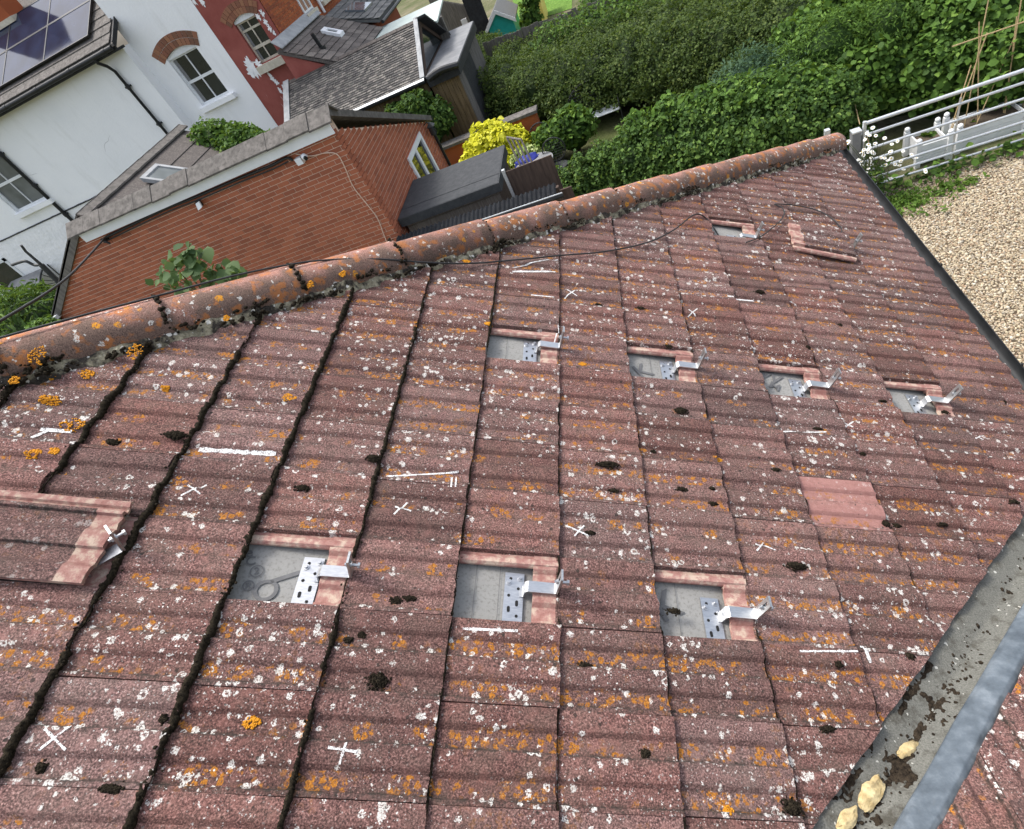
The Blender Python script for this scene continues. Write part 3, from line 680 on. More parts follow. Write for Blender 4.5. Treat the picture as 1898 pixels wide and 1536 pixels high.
for i, (px, py) in enumerate(SM):
    clump(px, py, random.uniform(.008, .022), random.uniform(.005, .011), random.uniform(.003, .006), SL[i], i + 50, 'small moss clumps in the tile channels')
lc = MB()
for i, (px, py, r, hip) in enumerate([(70, 658, .026, 1), (160, 690, .020, 0), (135, 785, .026, 0), (250, 652, .022, 1), (535, 735, .017, 0), (80, 735, .015, 0), (95, 738, .017, 0), (305, 715, .010, 0), (60, 838, .016, 0), (100, 835, .012, 0), (1082, 668, .011, 0), (1336, 845, .011, 0), (905, 600, .012, 0), (865, 482, .013, 0), (420, 590, .010, 1), (90, 690, .012, 0), (465, 1335, .014, 0), (1356, 1500, .010, 0), (635, 508, .012, 1), (575, 528, .012, 1), (28, 705, .012, 1)]):
    for q in range(70):
        a = random.uniform(0, 6.28); k = r * math.sqrt(random.random()) * (1 + .45 * nz(math.cos(a) * 1.8 + i * 5, math.sin(a) * 1.8)); z = random.uniform(.0016, .0038)
        if hip: s, y = atroof(px, py, .045); n = .046; s += k * math.cos(a); y += k * math.sin(a); n += k * math.sin(a) * .5
        else: s, y = atroof(px, py, 0); s += k * math.cos(a) * 1.25; y += k * math.sin(a) * .8; n = surf_n(s, y)
        lc.blob(r2w(s, y, n + .0006), (z, z, z * .45), .5, 2.5, i + q * 3.1, 1, RM)
tag(lc.build('orange_lichen', M_LICHEN, None, smooth=180), 'raised orange lichen rosettes on tiles and hip', 'lichen', kind='stuff')
def chalk(pts, w, n_=0.0016):
    S = [atroof(*p, 0) for p in pts]; V = []; F = []
    for (a, b) in zip(S[:-1], S[1:]):
        L = math.hypot(b[0] - a[0], b[1] - a[1]); k = max(2, int(L / .003)); dx, dy = (b[0] - a[0]) / L, (b[1] - a[1]) / L; base = len(V)
        for i in range(k + 1):
            s, y = a[0] + (b[0] - a[0]) * i / k, a[1] + (b[1] - a[1]) * i / k; ww = w * (1 + .4 * nz(i * .4, a[0] * 9))
            for e in (-1, 0, 1): q, r = s - dy * ww * e * .5, y + dx * ww * e * .5; V.append(r2w(q, r, surf_n(q, r) + n_))
        F += [(base + i * 3 + e, base + i * 3 + e + 1, base + i * 3 + e + 4, base + i * 3 + e + 3) for i in range(k) for e in (0, 1)]
    m = MB(); m.add(V, F); return m
XM = [((58, 1395), (128, 1342)), ((78, 1348), (118, 1388)), ((333, 915), (380, 892)), ((344, 891), (370, 913)), ((730, 950), (755, 925)), ((732, 932), (762, 945)), ((607, 1383), (660, 1392)), ((628, 1415), (642, 1370)), ((895, 972), (935, 945)), ((1050, 970), (1092, 990)), ((1066, 990), (1085, 968)), ((1048, 530), (1070, 545)), ((1048, 546), (1072, 531)), ((1278, 570), (1292, 580)), ((1278, 580), (1294, 569)),
      ((1558, 775), (1592, 792)), ((1567, 790), (1588, 775)), ((1806, 800), (1826, 812)), ((1808, 812), (1824, 802)), ((1405, 1018), (1420, 1000)), ((1405, 1002), (1440, 1018)), ((838, 880), (836, 902)), ((846, 880), (844, 902))]
LM = [((365, 825), (510, 838), .022), ((858, 1162), (960, 1168), .010), ((1485, 1205), (1590, 1207), .008), ((1605, 1192), (1618, 1226), .014), ((1447, 796), (1535, 796), .008), ((70, 790), (130, 796), .016), ((945, 490), (1035, 478), .010), ((950, 500), (1030, 503), .018), ((985, 541), (1028, 547), .010), ((1036, 600), (1036, 618), .008), ((1032, 618), (1028, 632), .008), ((1350, 545), (1400, 552), .014), ((715, 875), (850, 872), .008), ((52, 805), (85, 792), .014)]
for a, b in XM: chalk([a, b], .0046).build('chalk_mark', M_CHALK, roof)
for a, b, w in LM: chalk([a, b], w * .62).build('chalk_mark', M_CHALK, roof)

# ------------------------------------------------------------------ thin cable lying over the hip and slope
def rp(px, py, n): s, y = atroof(px, py, n); return r2w(s, y, n)
def smooth_path(P, k=10):
    P = [np.asarray(p, float) for p in P]; out = []
    for i in range(len(P) - 1):
        a, b, c, d = P[max(i - 1, 0)], P[i], P[i + 1], P[min(i + 2, len(P) - 1)]
        for t in np.linspace(0, 1, k, endpoint=False): out.append(.5 * ((2 * b) + (-a + c) * t + (2 * a - 5 * b + 4 * c - d) * t * t + (-a + 3 * b - 3 * c + d) * t ** 3))
    return out + [P[-1]]
cb = MB()
def over(px, py, k): return rp(px, py, k)
pth = [over(-60, 645, .075), over(0, 626, .075), over(150, 585, .075), over(300, 546, .072), over(420, 514, .072), over(520, 493, .072), over(600, 482, .068), over(700, 480, .055), over(790, 486, .025), over(870, 488, .008), over(960, 481, .006), over(1040, 473, .006), over(1120, 466, .006), over(1200, 449, .008), over(1250, 425, .012), over(1282, 400, .018), over(1300, 398, .010), over(1318, 415, -.02), over(1338, 446, -.045)]
cb.tube(smooth_path(pth), .0036, 7)
o = cb.build('cable', M_CABLE, None, smooth=180); tag(o, 'thin black cable draped over the hip and into the far gap', 'cable')
cb = MB(); pth = [over(1383, 449, .006), over(1410, 438, .008), over(1440, 415, .010), over(1453, 398, .010), over(1450, 385, .008), over(1436, 378, .006), over(1470, 380, .008), over(1510, 388, .010), over(1540, 403, .010), over(1560, 425, .008), over(1552, 437, .006)]
cb.tube(smooth_path(pth), .0032, 7)
o = cb.build('cable', M_CABLE, None, smooth=180); tag(o, 'short loop of thin black cable lying on tiles past the far gap', 'cable')
# ------------------------------------------------------------------ materials of the surroundings
def white_render():
    t = NT('white_render'); c = t.co('Object', False)
    col = t.ramp(t.noise(c, .9, 5, .6), [(.3, (.82, .83, .83)), (.7, (.88, .885, .88))])
    col = t.mix(t.mul(t.step(t.noise(t.vm('MULTIPLY', c, (2.2, 2.2, .5)), 1.1, 5, .65), .54, .72), .30), col, (.60, .60, .57))
    # fine cracks
    d = t.n('ShaderNodeTexVoronoi', feature='DISTANCE_TO_EDGE'); t.s(d.inputs['Vector'], t.warp(c, 1.3, .5)); d.inputs['Scale'].default_value = .26
    cr = t.mul(t.m('LESS_THAN', d.outputs['Distance'], .0022), t.step(t.noise(c, .7, 2), .58, .62)); col = t.mix(t.mul(cr, .45), col, (.34, .34, .34))
    return t.done(col, .85, t.bump(t.noise(c, 14, 5, .6), .5, .012), spec=.25)
M_WHITE = white_render()
M_WROUGH = simple('rough_white_paint', (.78, .79, .79), (.87, .87, .87), 2.2, .85, .9, .03, 7)
def red_paint():
    t = NT('peeling_red_paint'); c = t.co('Object', False)
    col = t.ramp(t.noise(c, 1.6, 5, .6), [(.3, (.235, .062, .050)), (.7, (.33, .105, .085))])
    pe = t.step(t.add(t.noise(t.warp(c, 3, .25), 1.35, 5, .62), t.mul(t.attr('peel'), .30)), .735, .75)
    col = t.mix(pe, col, (.72, .70, .68))
    st = t.mul(t.step(t.noise(t.vm('MULTIPLY', c, (9, 9, 1.2)), 1.0, 4, .7), .63, .66), t.step(t.noise(c, .8, 2), .45, .6)); col = t.mix(t.mul(st, .8), col, (.62, .50, .46))
    return t.done(col, .85, t.bump(t.noise(c, 20, 4), .4, .01), spec=.2)
M_REDP = red_paint()
def brick_material(name, a, b, dk):
    t = NT(name); c = t.co('Object', True); r = t.m('FRACT', t.add(t.mul(t.rnd(), 9.7), t.mul(t.attr('rnd'), 1.0)))
    col = t.ramp(r, [(0, a), (.55, b), (.85, dk), (1, b)]); col = t.mix(t.mul(t.noise(c, 45, 4, .6), .28), col, t.ramp(r, [(0, dk), (1, a)]))
    return t.done(col, .88, t.bump(t.noise(c, 120, 3), .5, .003), spec=.2)
M_BRICK = brick_material('red_brick', (.44, .150, .080), (.37, .120, .064), (.27, .092, .054))
M_BRICKO = brick_material('orange_brick', (.42, .125, .045), (.33, .090, .036), (.20, .06, .032))
M_MORT_W = simple('wall_mortar', (.70, .52, .40), (.80, .63, .50), 12, .9, .4, .004, 60)
M_MORT_O = simple('old_mortar', (.28, .16, .10), (.38, .22, .14), 12, .9, .4, .004, 60)
def slate_material(name, stops):
    t = NT(name); c = t.co('Object', True); r = t.attr('rnd')
    col = t.ramp(t.m('FRACT', t.add(r, t.mul(t.noise(c, 9, 3), .25))), stops)
    col = t.mix(t.mul(t.step(t.noise(c, 30, 4, .65), .5, .68), .5), col, (.22, .20, .17))
    return t.done(col, .8, t.bump(t.noise(c, 50, 3), .4, .004), spec=.3)
M_SLATE = slate_material('grey_slate', [(0, (.060, .058, .056)), (.4, (.105, .100, .094)), (.7, (.16, .148, .134)), (1, (.24, .22, .195))])
M_SLATE2 = slate_material('brown_grey_tile', [(0, (.070, .060, .054)), (.5, (.115, .098, .088)), (1, (.165, .145, .128))])
M_SLATE3 = slate_material('grey_slab_tile', [(0, (.10, .105, .105)), (.5, (.15, .152, .148)), (1, (.21, .21, .20))])
M_CONCT = simple('weathered_concrete_tile', (.085, .078, .070), (.175, .16, .145), 9, .9, .6, .006, 60, stain=((.05, .046, .040), 16, .7))
M_WHITEPL = simple('white_plastic', (.72, .74, .75), (.80, .81, .82), 6, .4, .05)
M_WHITEWD = simple('white_painted_wood', (.64, .66, .66), (.78, .79, .79), 5, .6, .3, .004, 40)
M_STONE = simple('cream_stone_sill', (.46, .42, .33), (.62, .57, .47), 9, .85, .5, .006)
def glass_material(name, c, rough=.06):
    t = NT(name); k = t.co('Object', True); return t.done(t.ramp(t.noise(k, 2.0, 2), [(.3, c), (.7, tuple(x * 1.8 for x in c))]), rough, t.bump(t.noise(k, 3, 2), .05, .01), spec=.6)
M_GLASS = glass_material('dark_window_glass', (.012, .015, .016))
M_PV = glass_material('solar_cells', (.012, .018, .036), .08)
M_PV.node_tree.nodes['Principled BSDF'].inputs['Specular IOR Level'].default_value = .12
M_CURT = simple('grey_curtain', (.16, .16, .16), (.25, .25, .25), 30, .9, 0)
M_FELT = simple('black_felt', (.030, .033, .036), (.052, .055, .058), 9, .75, .35, .003, 240, stain=((.085, .088, .090), 30, .4))
M_CORR = simple('black_corrugated', (.010, .011, .013), (.018, .020, .023), 9, .8, .1, .002, spec=.12)
def wood_material(name, a, b, sc=(3, 3, 40)):
    t = NT(name); c = t.co('Object', True, sc); f = t.noise(c, 1.6, 5, .65); return t.done(t.ramp(f, [(.3, a), (.7, b)]), .88, t.bump(f, .5, .006), spec=.15)
M_WOODG = wood_material('grey_boards', (.10, .085, .070), (.23, .20, .17), (40, 3, 3))
M_WOODV = wood_material('weathered_vertical_boards', (.085, .078, .070), (.20, .185, .165), (14, 14, 1.5))
M_WOODY = wood_material('yellow_brown_boards', (.085, .060, .032), (.20, .145, .08), (14, 14, 1.5))
M_WOODB = wood_material('brown_timber', (.050, .036, .029), (.105, .075, .060), (14, 14, 1.5))
M_DARKWD = simple('dark_painted_boards', (.016, .017, .018), (.034, .036, .038), 10, .7, .3)
M_LEADF = simple('lead_flat_roof', (.15, .155, .16), (.25, .25, .25), 3, .6, .3, .006, 20, stain=((.11, .11, .11), 2, .6))
M_FLASH = simple('lead_flashing', (.22, .23, .235), (.36, .37, .37), 6, .6, .4, .006, 30)
M_MINT = simple('pale_green_sheet', (.42, .50, .46), (.52, .59, .55), 3, .6, .15, .003)
M_TEAL = simple('teal_paint', (.010, .28, .25), (.018, .34, .30), 5, .55, .1)
M_YELLOWP = simple('yellow_paint', (.62, .50, .10), (.72, .60, .16), 5, .6, .1)
M_GALV = steel_material('galvanised_steel', (.52, .55, .56), (.68, .70, .71), .48, .75)
M_BAMBOO = simple('bamboo_cane', (.30, .21, .10), (.46, .35, .19), 30, .7, .2)
M_IRON = simple('dark_wrought_iron', (.018, .020, .020), (.045, .048, .046), 20, .55, .2)
M_BARK = simple('dark_bark', (.040, .030, .022), (.12, .092, .070), 18, .95, .9, .02, 40)
M_SOIL = simple('soil', (.035, .026, .018), (.085, .066, .046), 3, .95, .8, .02, 20)
M_BLUE = simple('blue_tarpaulin', (.012, .018, .16), (.02, .03, .24), 8, .5, .2)

# ------------------------------------------------------------------ ground
def ground_material():
    t = NT('rough_ground'); c = t.co('Object', False)
    col = t.ramp(t.noise(c, .6, 6, .65), [(.35, (.070, .085, .030)), (.55, (.13, .125, .070)), (.7, (.20, .17, .115))])
    return t.done(col, .95, t.bump(t.noise(c, 9, 5), .8, .05), spec=.1)
g_ = MB(); g_.add([(-400, -400, 0), (400, -400, 0), (400, 400, 0), (-400, 400, 0)], [(0, 1, 2, 3)])
tag(g_.build('ground', ground_material()), kind='structure')
def gravel_material():
    t = NT('gravel'); c = t.co('Object', False); d, r, q = t.vor(t.warp(c, 30, .03), 48)
    col = t.ramp(r, [(0, (.30, .235, .15)), (.3, (.46, .385, .26)), (.6, (.56, .49, .36)), (.85, (.38, .26, .17)), (1, (.64, .59, .48))])
    col = t.mix(t.step(d, .30, .62), col, (.075, .055, .035))
    return t.done(col, .9, t.bump(t.m('SUBTRACT', 1.0, d), .9, .012), spec=.2)
M_GRAVEL = gravel_material()
def pebble_material():
    t = NT('gravel_pebbles'); c = t.co('Object', False); r = t.attr('rnd')
    col = t.ramp(r, [(0, (.22, .15, .09)), (.2, (.46, .38, .25)), (.42, (.62, .54, .39)), (.6, (.38, .25, .15)), (.75, (.68, .63, .51)), (.9, (.27, .24, .20)), (1, (.58, .49, .34))])
    return t.done(t.mix(t.mul(t.noise(c, 60, 3), .35), col, (.33, .27, .18)), .85, None, spec=.25)
gd = MB(); gd.add([(1.0, -6, .004), (12, -6, .004), (12, 8.30, .004), (1.0, 8.30, .004)], [(0, 1, 2, 3)])
tag(gd.build('gravel_drive', M_GRAVEL), kind='structure')
def scatter_pebbles(n):
    bm = bmesh.new(); bmesh.ops.create_icosphere(bm, subdivisions=1, radius=1.0); bv = np.array([v.co[:] for v in bm.verts]); bf = np.array([[v.index for v in f.verts] for f in bm.faces]); bm.free()
    P = np.stack([rng.uniform(1.9, 6.4, n), rng.uniform(2.6, 8.3, n)], 1)
    keep = []
    for p in P:
        x, y, d = to_px((p[0], p[1], 0)); keep.append(1560 < x < 1980 and 230 < y < 900)
    P = P[np.array(keep)]; n = len(P)
    sz = rng.uniform(.007, .019, (n, 1, 1)); an = rng.uniform(.5, 1.2, (n, 1, 3)) * np.array([1, 1, .7]); a = rng.uniform(0, 6.28, n); ca, sa = np.cos(a), np.sin(a)
    V = bv[None] * an * (1 + .25 * rng.normal(size=(n, len(bv), 1))) * sz
    X = V[..., 0] * ca[:, None] - V[..., 1] * sa[:, None] + P[:, :1]; Y = V[..., 0] * sa[:, None] + V[..., 1] * ca[:, None] + P[:, 1:]; Z = V[..., 2] + .004 + sz[..., 0] * .35
    F = (bf[None] + (np.arange(n) * len(bv))[:, None, None]).reshape(-1, 3)
    return raw_mesh('gravel_stones', np.stack([X, Y, Z], 2).reshape(-1, 3), F, pebble_material(), np.repeat(rng.random(n), len(bv)))
def raw_mesh(name, V, F, mat, rnd=None, parent=None, smooth=False):
    me = bpy.data.meshes.new(name); k = F.shape[1]; me.vertices.add(len(V)); me.vertices.foreach_set('co', np.asarray(V, np.float32).ravel())
    me.loops.add(F.size); me.loops.foreach_set('vertex_index', F.astype(np.int32).ravel()); me.polygons.add(len(F)); me.polygons.foreach_set('loop_start', np.arange(0, F.size, k, dtype=np.int32))
    if rnd is not None: me.attributes.new('rnd', 'FLOAT', 'POINT').data.foreach_set('value', np.asarray(rnd, np.float32))
    me.materials.append(mat); me.update(calc_edges=True); me.validate()
    o = bpy.data.objects.new(name, me); COL.objects.link(o)
    if parent is not None: put(o, parent)
    return o
tag(scatter_pebbles(46000), 'loose cream and brown pebbles covering the drive', 'gravel', kind='stuff')

# ------------------------------------------------------------------ frames, bricks, windows
class Fr:
    def __init__(s, o, u, v, n): s.o, s.u, s.v, s.n = [np.asarray(k, float) for k in (o, u, v, n)]
    def P(s, u, v, n=0): return s.o + s.u * u + s.v * v + s.n * n
    def box(s, mb, u0, u1, v0, v1, n0, n1, m=0):
        mb.add([s.P(u, v, n) for n in (n0, n1) for v in (v0, v1) for u in (u0, u1)], [(0, 2, 3, 1), (4, 5, 7, 6), (0, 1, 5, 4), (2, 6, 7, 3), (0, 4, 6, 2), (1, 3, 7, 5)], m)
    def mat(s): return Matrix(np.vstack([np.hstack([np.stack([s.u, s.v, s.n], 1), s.o[:, None]]), [0, 0, 0, 1]]).tolist())
BRK = MB(); BRK.b2((-.5, -.0315, -.03), (.5, .0315, .003)); BRICK_ME = bpy.data.meshes.new('brick'); BRICK_ME.from_pydata(BRK.v, [], BRK.f); BRICK_ME.materials.append(M_BRICK)
def brick_wall(fr, u0, u1, v0, v1, inside, parent, singles, mat=M_BRICK, openings=()):
    """stretcher bond; returns list of (u, v, length)"""
    out = []; row = 0; v = v0
    while v < v1:
        u = u0 - (.1125 if row % 2 else 0)
        while u < u1:
            a, b = max(u, u0), min(u + .212, u1)
            # trim to the outline
            st = np.linspace(a, b, 9); ok = [inside(x, v + .0325) and not any(o[0] < x < o[1] and o[2] < v + .0325 < o[3] for o in openings) for x in st]
            if any(ok):
                xs = st[np.array(ok)]; aa, bb = xs[0], xs[-1]
                if bb - aa > .03: out.append(((aa + bb) / 2, v + .0325, bb - aa))
            u += .225
        v += .075; row += 1
    return out
def lay_bricks(walls, parent, nmax, mat_join):
    allb = []
    for fr, L, mat in walls:
        for (u, v, l) in L:
            p = fr.P(u, v, 0); x, y, d = to_px(p); vis = -20 < x < 1918 and -20 < y < 1200; allb.append((0 if vis else 1, d, fr, u, v, l, mat))
    allb.sort(key=lambda k: (k[0], k[1]))
    for q in allb[:nmax]:
        _, d, fr, u, v, l, mat = q; m4 = fr.mat() @ Matrix.Translation((u, v, 0)) @ Matrix.Diagonal((l, 1, 1, 1)); link_mesh('brick', BRICK_ME, parent, m4)
    if len(allb) > nmax:
        mb = MB(); rr = []
        for q in allb[nmax:]:
            _, d, fr, u, v, l, mat = q; fr.box(mb, u - l / 2, u + l / 2, v - .0315, v + .0315, -.03, .003); rr += [random.random()] * 8
        o = mb.build('brickwork', mat_join, parent); o.data.attributes.new('rnd', 'FLOAT', 'POINT').data.foreach_set('value', np.array(rr, np.float32)); tag(o, kind='stuff')

# ---- brick extension
EY, EX, EFAR = 8.60, -3.87, 12.70
ext = thing('brick_extension', 'low red brick extension with concrete ridge tiles and white fascia', 'extension', (EX - 3, EY, 0))
cl_ = at(117, 411, Y=EY + .03); cr_ = at(612, 206, Y=EY + .03); zr = (cl_[2] + cr_[2]) / 2
LX = cl_[0] + .10; bl = at(92, 588, Y=EY)
lslope = (zr - bl[2]) / (LX - bl[0])
f1 = Fr((0, EY, 0), (1, 0, 0), (0, 0, 1), (0, -1, 0))
def in_front(u, v): return v < zr - .13 and v < zr - .10 - lslope * max(0, LX - u)
def in_side(u, v): return v < 3.70 - .365 * (u - EY)
f2 = Fr((EX, 0, 0), (0, 1, 0), (0, 0, 1), (1, 0, 0))
wz = at(753.5, 293, X=EX); wz2 = at(777.6, 249, X=EX); WY0, WY1, WZ1, WZ0 = wz[1], wz2[1] + .02, 2.285, 1.30
bwalls = [(f1, brick_wall(f1, -11.9, EX, .02, zr, in_front, ext, 0), M_BRICK), (f2, brick_wall(f2, EY, EFAR, .02, 3.8, in_side, ext, 0, openings=((WY0, WY1, WZ0, WZ1),)), M_BRICK)]
lay_bricks(bwalls, ext, 300, M_BRICK)
mw_ = MB()                                    # backing walls in mortar colour
poly = [(-11.9, 0), (EX - .02, 0), (EX - .02, zr - .06), (LX, zr - .06), (-11.9, zr - .06 - lslope * (LX + 11.9))]
mw_.prism([f1.P(u, v, -.006) for u, v in poly], (0, .2, 0)); mw_.build('wall', M_MORT_W, ext)
mw_ = MB(); Yb = (EY, WY0, WY1, EFAR)
def rz(y): return 3.70 - .365 * (y - EY)
for (a, b, lo, hi) in ((EY + .21, WY0, 0, None), (WY1, EFAR, 0, None), (WY0, WY1, 0, WZ0), (WY0, WY1, WZ1, None)):
    mw_.prism([f2.P(a, lo, -.006), f2.P(b, lo, -.006), f2.P(b, hi or rz(b), -.006), f2.P(a, hi or rz(a), -.006)], (-.2, 0, 0))
mw_.build('wall', M_MORT_W, ext)
# roof: slope falling away, left slope, mono ridge
rf = MB(); rf.prism([(LX, EY + .02, zr - .02), (EX + .06, EY + .02, zr - .02), (EX + .06, EFAR + .15, rz(EFAR) + .02), (LX, EFAR + .15, rz(EFAR) + .02)], (0, 0, -.06))
rf.build('back_slope', M_CONCT, ext)
rf = MB(); rf.prism([(LX, EY - .05, zr - .03), (LX, EFAR, zr - .03), (-11.95, EFAR, zr - .03 - lslope * (LX + 11.95)), (-11.95, EY - .05, zr - .03 - lslope * (LX + 11.95))], (0, 0, -.055)); rf.build('left_slope', M_CONCT, ext)
vg = MB(); vg.prism([f1.P(LX, zr - .05, .05), f1.P(LX, zr - .20, .05), f1.P(-11.95, zr - .20 - lslope * (LX + 11.95), .05), f1.P(-11.95, zr - .05 - lslope * (LX + 11.95), .05)], (0, .05, 0)); vg.build('verge_board', M_WOODV, ext)
xs = np.linspace(cl_[0], cr_[0] + .02, 15); lo_ = at(135, 438, Y=EY - .19)[2]
for i in range(14):
    a, b = xs[i], xs[i + 1] + .012; dz = random.gauss(0, .006); rr = MB()
    for (y0, z0, y1, z1) in ((EY + .03, zr + .03, EY - .19, lo_), (EY + .03, zr + .03, EY + .24, lo_ + .02)):
        rr.prism([(a, y0, z0 + dz), (b, y0, z0 + dz + .004), (b, y1, z1 + dz + .004), (a, y1, z1 + dz)], (0, 0, -.026))
    rr.build('ridge_tile', M_CONCT, ext)
fz = at(158, 447, Y=EY - .10)[2]; fx0 = at(152, 440, Y=EY - .10)[0]
fb = MB(); fb.b2((fx0, EY - .115, fz - .02), (EX + .05, EY - .09, lo_ - .02)); fb.build('fascia_board', M_WHITEPL, ext)
rv = MB(); rv.prism([(EX + .10, EY + .0, zr - .01), (EX + .10, EFAR + .16, rz(EFAR) + .04), (EX + .10, EFAR + .16, rz(EFAR) - .07), (EX + .10, EY, zr - .12)], (-.16, 0, 0)); rv.build('verge', M_CONCT, ext)
def window(fr, u0, u1, v0, v1, name, parent, frame=M_WHITEPL, fw=.06, mull=(), trans=(), depth=.03, glass=M_GLASS, curtain=False):
    w = bpy.data.objects.new(name, None); COL.objects.link(w); w.parent = parent; put(w, parent)
    fm = MB()
    fr.box(fm, u0, u0 + fw, v0, v1, depth - .09, depth); fr.box(fm, u1 - fw, u1, v0, v1, depth - .09, depth); fr.box(fm, u0 + fw, u1 - fw, v1 - fw, v1, depth - .09, depth); fr.box(fm, u0 + fw, u1 - fw, v0, v0 + fw, depth - .09, depth)
    for (m, wd) in mull: fr.box(fm, m - wd / 2, m + wd / 2, v0 + fw, v1 - fw, depth - .085, depth - .006)
    for (m, wd) in trans: fr.box(fm, u0 + fw, u1 - fw, m - wd / 2, m + wd / 2, depth - .085, depth - .003)
    fm.build('frame', frame, w)
    us = [u0 + fw] + [m for m, _ in mull] + [u1 - fw]; vv = [v0 + fw] + [m for m, _ in trans] + [v1 - fw]
    for a, b in zip(us[:-1], us[1:]):
        for c, d in zip(vv[:-1], vv[1:]):
            gm = MB(); fr.box(gm, a, b, c, d, depth - .05, depth - .04); gm.build('pane', glass, w)
    if curtain:
        cm = MB(); fr.box(cm, u0 + fw, u0 + fw + (u1 - u0) * .10, v0 + fw, v1 - fw, depth - .039, depth - .037); cm.build('curtain', M_CURT, w)
    return w
window(f2, WY0, WY1, WZ0, WZ1, 'window', ext, mull=(((WY0 + WY1) / 2 - .04, .11),), fw=.10)
dp = MB(); dp.tube([(EX + .06, EFAR - .06, rz(EFAR) - .10), (EX + .06, EFAR - .06, .0)], .034, 10); dp.build('downpipe', M_BLACKPL, ext, smooth=40)
gp = MB(); gp.tube([(LX - 1.5, EFAR + .18, rz(EFAR) - .03), (EX + .1, EFAR + .18, rz(EFAR) - .03)], .05, 10); gp.build('rear_gutter', M_BLACKPL, ext, smooth=40)
wg = MB(); a = at(93, 578, Y=EY - .05); b = at(118, 594, Y=EY - .05); wg.box((a + b) / 2 + [0, .1, 0], (.10, .35, .07)); wg.build('eave_gutter', M_WHITEPL, ext)
ln_ = thing('wall_lantern', 'black wall lantern on the far corner of the brick extension', 'lantern', at(797, 240, X=EX + .09))
lp = np.array(ln_.location); m = MB(); m.tube([lp + [-.09, 0, .12], lp + [0, 0, .16], lp + [.05, 0, .10]], .012, 6); m.build('bracket', M_IRON, ln_); m = MB(); m.prism([lp + [.05 + .06 * a, .06 * b, .06] for a, b in ((-1, -1), (1, -1), (1, 1), (-1, 1))], (0, 0, -.17)); m.build('glass_body', M_GLASS, ln_)
m = MB(); m.add([lp + [.05 + .085 * a, .085 * b, .06] for a, b in ((-1, -1), (1, -1), (1, 1), (-1, 1))] + [lp + [.05, 0, .15]], [(0, 1, 4), (1, 2, 4), (2, 3, 4), (3, 0, 4), (3, 2, 1, 0)]); m.build('cap', M_IRON, ln_)
# security camera, floodlight, wiring on the front wall
cp = at(556, 297, Y=EY - .06); sc_ = thing('security_camera', 'small white security camera on the brick wall under the fascia', 'camera', cp)
m = MB(); m.box(cp + [0, 0, 0], (.11, .10, .10)); m.build('junction_box', M_WHITEPL, sc_); m = MB(); q = cp + [.13, -.05, .035]; m.blob(q, (.05, .05, .05), 0, 1, 0, 2); m.build('housing', M_WHITEPL, sc_, smooth=180); m = MB(); m.tube([q + [.02, -.03, -.01], q + [.04, -.055, -.02]], .030, 12); m.build('lens', M_BLACKPL, sc_)
cp = at(369, 378, Y=EY - .06); sl_ = thing('flood_light', 'small white floodlight on the brick wall below the middle of the fascia', 'light', cp)
m = MB(); m.box(cp, (.08, .07, .09)); m.build('base', M_BLACKPL, sl_); m = MB(); m.prism([cp + [-.02, -.10, -.06], cp + [.10, -.12, -.03], cp + [.11, -.10, .06], cp + [0, -.07, .04]], (0, .03, 0)); m.build('lamp_head', M_WHITEPL, sl_)
m = MB(); P = [at(x, y, Y=EY - .045) for x, y in ((196, 440), (300, 390), (360, 366), (440, 332), (500, 308), (530, 293), (543, 297))]; m.tube(smooth_path(P, 8), .022, 8); P2 = [p + np.array([0, -.01, -.05]) for p in P[:-1]]; m.tube(smooth_path(P2, 8), .012, 6)
o = m.build('wall_conduit', M_CABLE, None, smooth=60); tag(o, 'black conduit running under the white fascia of the brick extension', 'cable')
m = MB(); P = [at(x, y, Y=EY - .02) for x, y in ((545, 284), (575, 289), (606, 283), (626, 287), (640, 312), (655, 346), (680, 378), (700, 405), (712, 436), (718, 450))]; m.tube(smooth_path(P, 8), .008, 6); o = m.build('wall_cable', M_MORT_W, None, smooth=60); tag(o, 'thin pale cable curving down the brick wall from the security camera', 'cable')
m = MB(); a = at(194, 441, Y=EY - .10); b = at(-30, 612, Y=4.2); c_ = (a + b) / 2 - [0, 0, .10]; m.tube(smooth_path([a, a * .7 + b * .3 - [0, 0, .07], c_, a * .3 + b * .7 - [0, 0, .08], b], 12), .016, 8); br = at(198, 444, Y=EY - .06); m.tube([br + [0, .05, .0], br + [0, -.08, 0]], .022, 8); m.tube([br + [-.02, -.07, .06], br + [.06, -.07, -.06]], .02, 8)
o = m.build('overhead_cable', M_CABLE, None, smooth=60); tag(o, 'thick black overhead cable stretching from the brick wall to the left edge', 'cable')
# aerial bracket on the left slope
ab = thing('aerial_bracket', 'black bent pole bracket standing at the left end of the brick extension', 'bracket', at(108, 522, Y=EY + .6)); p = at(108, 522, Y=EY + .6); q = at(76, 490, Y=EY + .6)
m = MB(); m.tube([p, q], .050, 8); m.build('post', M_IRON, ab); m = MB(); m.tube([q, at(62, 478, Y=EY + .6), at(48, 466, Y=EY + .6), at(39, 454, Y=EY + .6)], [.03, .026, .024, .022], 8); m.build('arm', M_IRON, ab); m = MB(); m.tube(smooth_path([q, at(64, 491, Y=EY + .6), at(48, 484, Y=EY + .6), at(36, 486, Y=EY + .6), at(22, 491, Y=EY + .6)]), .028, 8); m.build('arm', M_IRON, ab)
